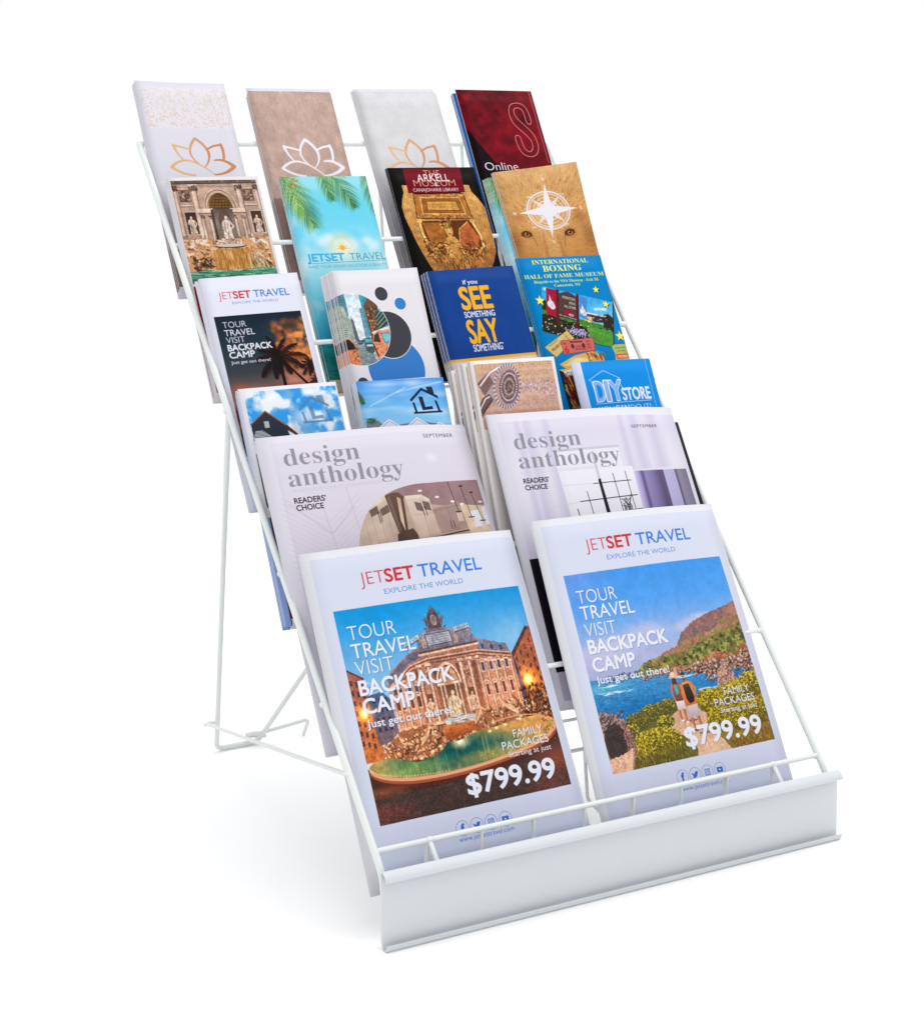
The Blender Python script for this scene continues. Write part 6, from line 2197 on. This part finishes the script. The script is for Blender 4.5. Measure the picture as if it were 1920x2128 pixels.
def stack(src, n, group, label, dx, ds, dt, jit=0.0006, cover=None, x0=0.0, s0=0.0):
    out = []
    for i in range(1, n + 1):
        off = Vector((x0 + dx * i + rnd.uniform(-jit, jit), s0 + ds * i + rnd.uniform(-jit, jit), -dt * i))
        out.append(copy_leaflet(src, label, group, off, rnd.uniform(-.004, .004), cover))
    return out


R = math.radians
TL = 'leaflet'
PLAIN_BLUE = plain('pale_blue_stock', (150, 176, 226))
# ---- tier 1
a = leaflet('leaflet', 'white leaflet with a leaf pattern band over a gold lotus, top tier far left', TL, None, 1, .004, .0018, .2222, .0967, .2255, R(0),
            sheet(art_leaf_lotus, .0967, .2255), None, EDGE, .0009, bow(-.0012, 0, -.002, -.003))
stack(a, 2, 'spare copies of the white lotus leaflet', 'spare copy of the white lotus leaflet, tucked behind the front one', -.0010, -.0022, .0010)
a = leaflet('leaflet', 'tan leaflet with a white line drawn lotus, second on the top tier', TL, None, 1, .004, .1223, .2138, .0941, .2175, R(-.14),
            sheet(art_brown_lotus, .0941, .2175), None, EDGE, .0009, bow(.0004))
stack(a, 2, 'spare copies of the tan lotus leaflet', 'spare copy of the tan lotus leaflet, a little lower behind the front one', -.0012, -.0028, .001)
copy_leaflet(a, 'plain white sheet standing taller behind the tan lotus leaflet', 'plain sheets behind the lotus leaflets', Vector((.0012, .0052, -.0034)), 0, plain('lavender_white_stock', (216, 216, 236)))
a = leaflet('leaflet', 'pearl grey leaflet with a gold line drawn lotus, third on the top tier', TL, None, 1, .004, .2465, .2130, .0970, .2175, R(1.0),
            sheet(art_pearl_lotus, .0970, .2175), None, EDGE, .0009, bow(.0004))
copy_leaflet(a, 'plain white sheet standing taller behind the pearl grey lotus leaflet', 'plain sheets behind the lotus leaflets', Vector((-.0013, .0052, -.0014)), 0, plain('lavender_white_stock', (216, 216, 236)))
stack(a, 2, 'spare copies of the pearl grey lotus leaflet', 'spare copy of the pearl grey lotus leaflet, behind the front one', -.0012, .001, .001, x0=-.001, s0=.001)
a = leaflet('leaflet', 'dark red and black leaflet with a big outlined S and the word Online', TL, None, 1, .004, .3694, .2192, .0976, .2230, R(-.34),
            sheet(art_red_s, .0976, .2230), None, EDGE, .0009, bow(.0002))
stack(a, 3, 'blue leaflets behind the red S leaflet', 'blue leaflet showing as a thin edge behind the red S leaflet', -.0008, -.0004, .0012, cover=plain('cobalt_blue_stock', (20, 88, 170)), x0=-.0022, s0=-.0035)
# ---- tier 2
a = leaflet('leaflet', 'white bordered leaflet with a stone fountain niche and statues photo', TL, None, 2, .005, .0039, .2188, .0935, .2230, R(.3),
            sheet(art_fountain_niche, .0935, .2230), None, EDGE, .0010, bow(.0004))
stack(a, 3, 'spare copies of the fountain leaflet', 'spare copy of the stone fountain leaflet, behind the front one', -.0009, -.0008, .0010)
palm_sky = sheet(art_palm_sky, .0950, .2230)
a = leaflet('leaflet', 'turquoise sky leaflet with palm fronds and an orange sun logo', TL, None, 2, .004, .1234, .2191, .0950, .2230, R(0),
            palm_sky, None, EDGE, .0009, bow(.0003))
stack(a, 1, 'spare sheets behind the turquoise sky leaflet', 'dark red edged sheet behind the turquoise sky leaflet', -.0012, -.0006, .0012, cover=plain('dark_red_stock', (130, 14, 36)))
stack(a, 2, 'spare copies of the turquoise sky leaflet', 'spare copy of the turquoise sky leaflet, behind the front one', -.0008, -.0018, .0012, x0=-.0012, s0=-.001)
a = leaflet('rack_card', 'black museum card with a carved golden wood relief and dark red title box', 'card', None, 2, .003, .2465, .2287, .1043, .2325, R(0),
            sheet(art_museum_relief, .1043, .2325), None, EDGE, .0006, flat)
stack(a, 2, 'spare museum cards', 'spare copy of the black museum card, behind the front one', -.0006, -.0003, .0008)
a = leaflet('leaflet', 'tan lion face leaflet with a white compass rose', TL, None, 2, .008, .3676, .2189, .0970, .2230, R(2.6),
            sheet(art_lion_compass, .0970, .2230), None, EDGE, .0010, bow(-.0010, 0, 0, .015))
stack(a, 1, 'spare copies of the lion leaflet', 'spare copy of the lion face leaflet, behind the front one', -.0006, -.0004, .0012)
a = leaflet('leaflet', 'turquoise palm leaflet nearest behind the lion leaflet, its left edge green and blue', TL, 'turquoise leaflets behind the lion leaflet', 2, .008, .3626, .2148, .0950, .2190, R(1.2),
            palm_sky, None, EDGE, .0009, flat, depth=.0042)
stack(a, 4, 'turquoise leaflets behind the lion leaflet', 'turquoise palm leaflet showing as a green and blue edge left of the lion leaflet', -.0011, -.0001, .0011)
# ---- tier 3
a = leaflet('leaflet', 'white leaflet with black palms against an orange sunset', TL, None, 3, .006, .0010, .2169, .1008, .2210, R(1.4),
            sheet(art_palm_sunset, .1008, .2210), None, EDGE, .0010, bow(.0005))
stack(a, 3, 'spare copies of the sunset palm leaflet', 'spare copy of the sunset palm leaflet, behind the front one', -.0010, -.0006, .0011)
a = leaflet('leaflet', 'white leaflet with a round city street photo and dark and blue discs', TL, None, 3, .012, .1333, .2161, .0938, .2200, R(0),
            sheet(art_city_circles, .0938, .2200), None, EDGE, .0016, bow(-.0020, 0, -.001))
stack(a, 6, 'spare copies of the city street leaflet', 'spare copy of the city street leaflet, fanned out behind the front one', -.0011, -.0003, .0017, jit=.0002)
a = leaflet('leaflet', 'blue leaflet reading if you see something say something in yellow and white', TL, None, 3, .008, .2420, .2140, .1012, .2180, R(1.54),
            sheet(art_see_say, .1012, .2180), None, EDGE_DARK, .0012, bow(.0004, .0008), rim=plain('navy_stock', (30, 60, 120)))
stack(a, 5, 'spare copies of the see something leaflet', 'spare copy of the blue see something leaflet, behind the front one', -.0007, -.0002, .0013, jit=.0002)
a = leaflet('rack_card', 'sky blue boxing museum card with yellow serif title and stars', 'card', None, 3, .003, .3552, .2271, .1043, .2310, R(.23),
            sheet(art_boxing, .1043, .2310), None, EDGE, .0006, flat)
stack(a, 2, 'spare boxing museum cards', 'spare copy of the boxing museum card, behind the front one', -.0007, -.0003, .0009)
# ---- tier 4
a = leaflet('leaflet', 'white bordered leaflet with a dark gabled house under big clouds', TL, None, 4, .008, .0017, .2093, .0984, .2130, R(.3),
            sheet(art_house_cloud, .0984, .2130), PLAIN_BLUE, EDGE_PALE, .0012, bow(.0004), rim=PLAIN_BLUE)
stack(a, 4, 'spare copies of the gabled house leaflet', 'spare copy of the gabled house leaflet, behind the front one', -.0004, -.0007, .0012)
a = leaflet('leaflet', 'leaflet with a row of white gables and a navy house mark on blue sky', TL, None, 4, .012, .1175, .2068, .0930, .2095, R(-1.2),
            sheet(art_house_row, .0930, .2095), None, EDGE, .0018, bow(.0004))
stack(a, 5, 'spare copies of the white gables leaflet', 'spare copy of the white gables leaflet, behind the front one', -.0001, -.0002, .0021, jit=.0002)
a = leaflet('booklet', 'thick tan booklet with a chrome shower head on the cover', 'booklet', None, 4, .020, .2357, .2156, .0958, .2190, R(-.64),
            sheet(art_shower, .0958, .2190), None, EDGE_BOOK, .0060, bow(.0004))
stack(a, 3, 'spare shower booklets', 'spare copy of the thick shower head booklet, fanned left behind the front one', -.0034, -.0012, .0062)
a = leaflet('booklet', 'bright blue booklet titled DIY STORE with a house outline', 'booklet', None, 4, .006, .3650, .2122, .0962, .2160, R(-.60),
            sheet(art_diy, .0962, .2160), None, EDGE_BLUE, .0016, bow(.0006, .001))
stack(a, 2, 'spare DIY store booklets', 'spare copy of the blue DIY store booklet, behind the front one', .0010, .0004, .0018)
# ---- tier 5
a = leaflet('magazine', 'pale lilac design magazine with an arched kitchen photo', 'magazine', None, 5, .006, -.0008, .2772, .2235, .2775, R(.2),
            sheet(art_kitchen, .2235, .2775), None, EDGE, .0012, curl(.017))
stack(a, 1, 'spare kitchen magazines', 'spare copy of the kitchen design magazine, only its edges showing behind', -.0006, -.0012, .0010)
a = leaflet('magazine', 'pale lilac design magazine with a black framed window photo', 'magazine', None, 5, .006, .2391, .2803, .2235, .2800, R(-1.3),
            sheet(art_window, .2235, .2800), None, EDGE, .0012, curl(.012))
stack(a, 1, 'spare window magazines', 'spare copy of the window design magazine, only its edges showing behind', -.0006, -.0006, .0010)
a = leaflet('magazine', 'black magazine showing as a dark strip right of the window design magazine', 'magazine', None, 5, .006, .2465, .2655, .2235, .2640, R(-1.3),
            plain('black_stock', (22, 20, 22)), plain('black_stock', (22, 20, 22)), EDGE, .0012, curl(.0125), depth=.0034, rim=plain('black_stock', (22, 20, 22)))
# ---- tier 6
a = leaflet('magazine', 'large travel brochure with a floodlit baroque fountain at dusk', 'magazine', None, 6, .006, .0015, .2859, .2205, .2800, R(.3),
            sheet(art_fountain_city, .2205, .2800), None, EDGE, .0006, curl(.013))
stack(a, 1, 'spare fountain brochures', 'spare copy of the large fountain brochure, only its left edge showing behind', -.0012, -.0030, .0008)
a = leaflet('magazine', 'large travel brochure with two walkers on a sunny rocky coast path', 'magazine', None, 6, .006, .2377, .2898, .2190, .2830, R(-.4),
            sheet(art_coast, .2190, .2830), None, EDGE, .0006, curl(.015))
stack(a, 1, 'spare coast brochures', 'spare copy of the large coast path brochure, only its left edge showing behind', -.0008, -.0020, .0008)
type_done()
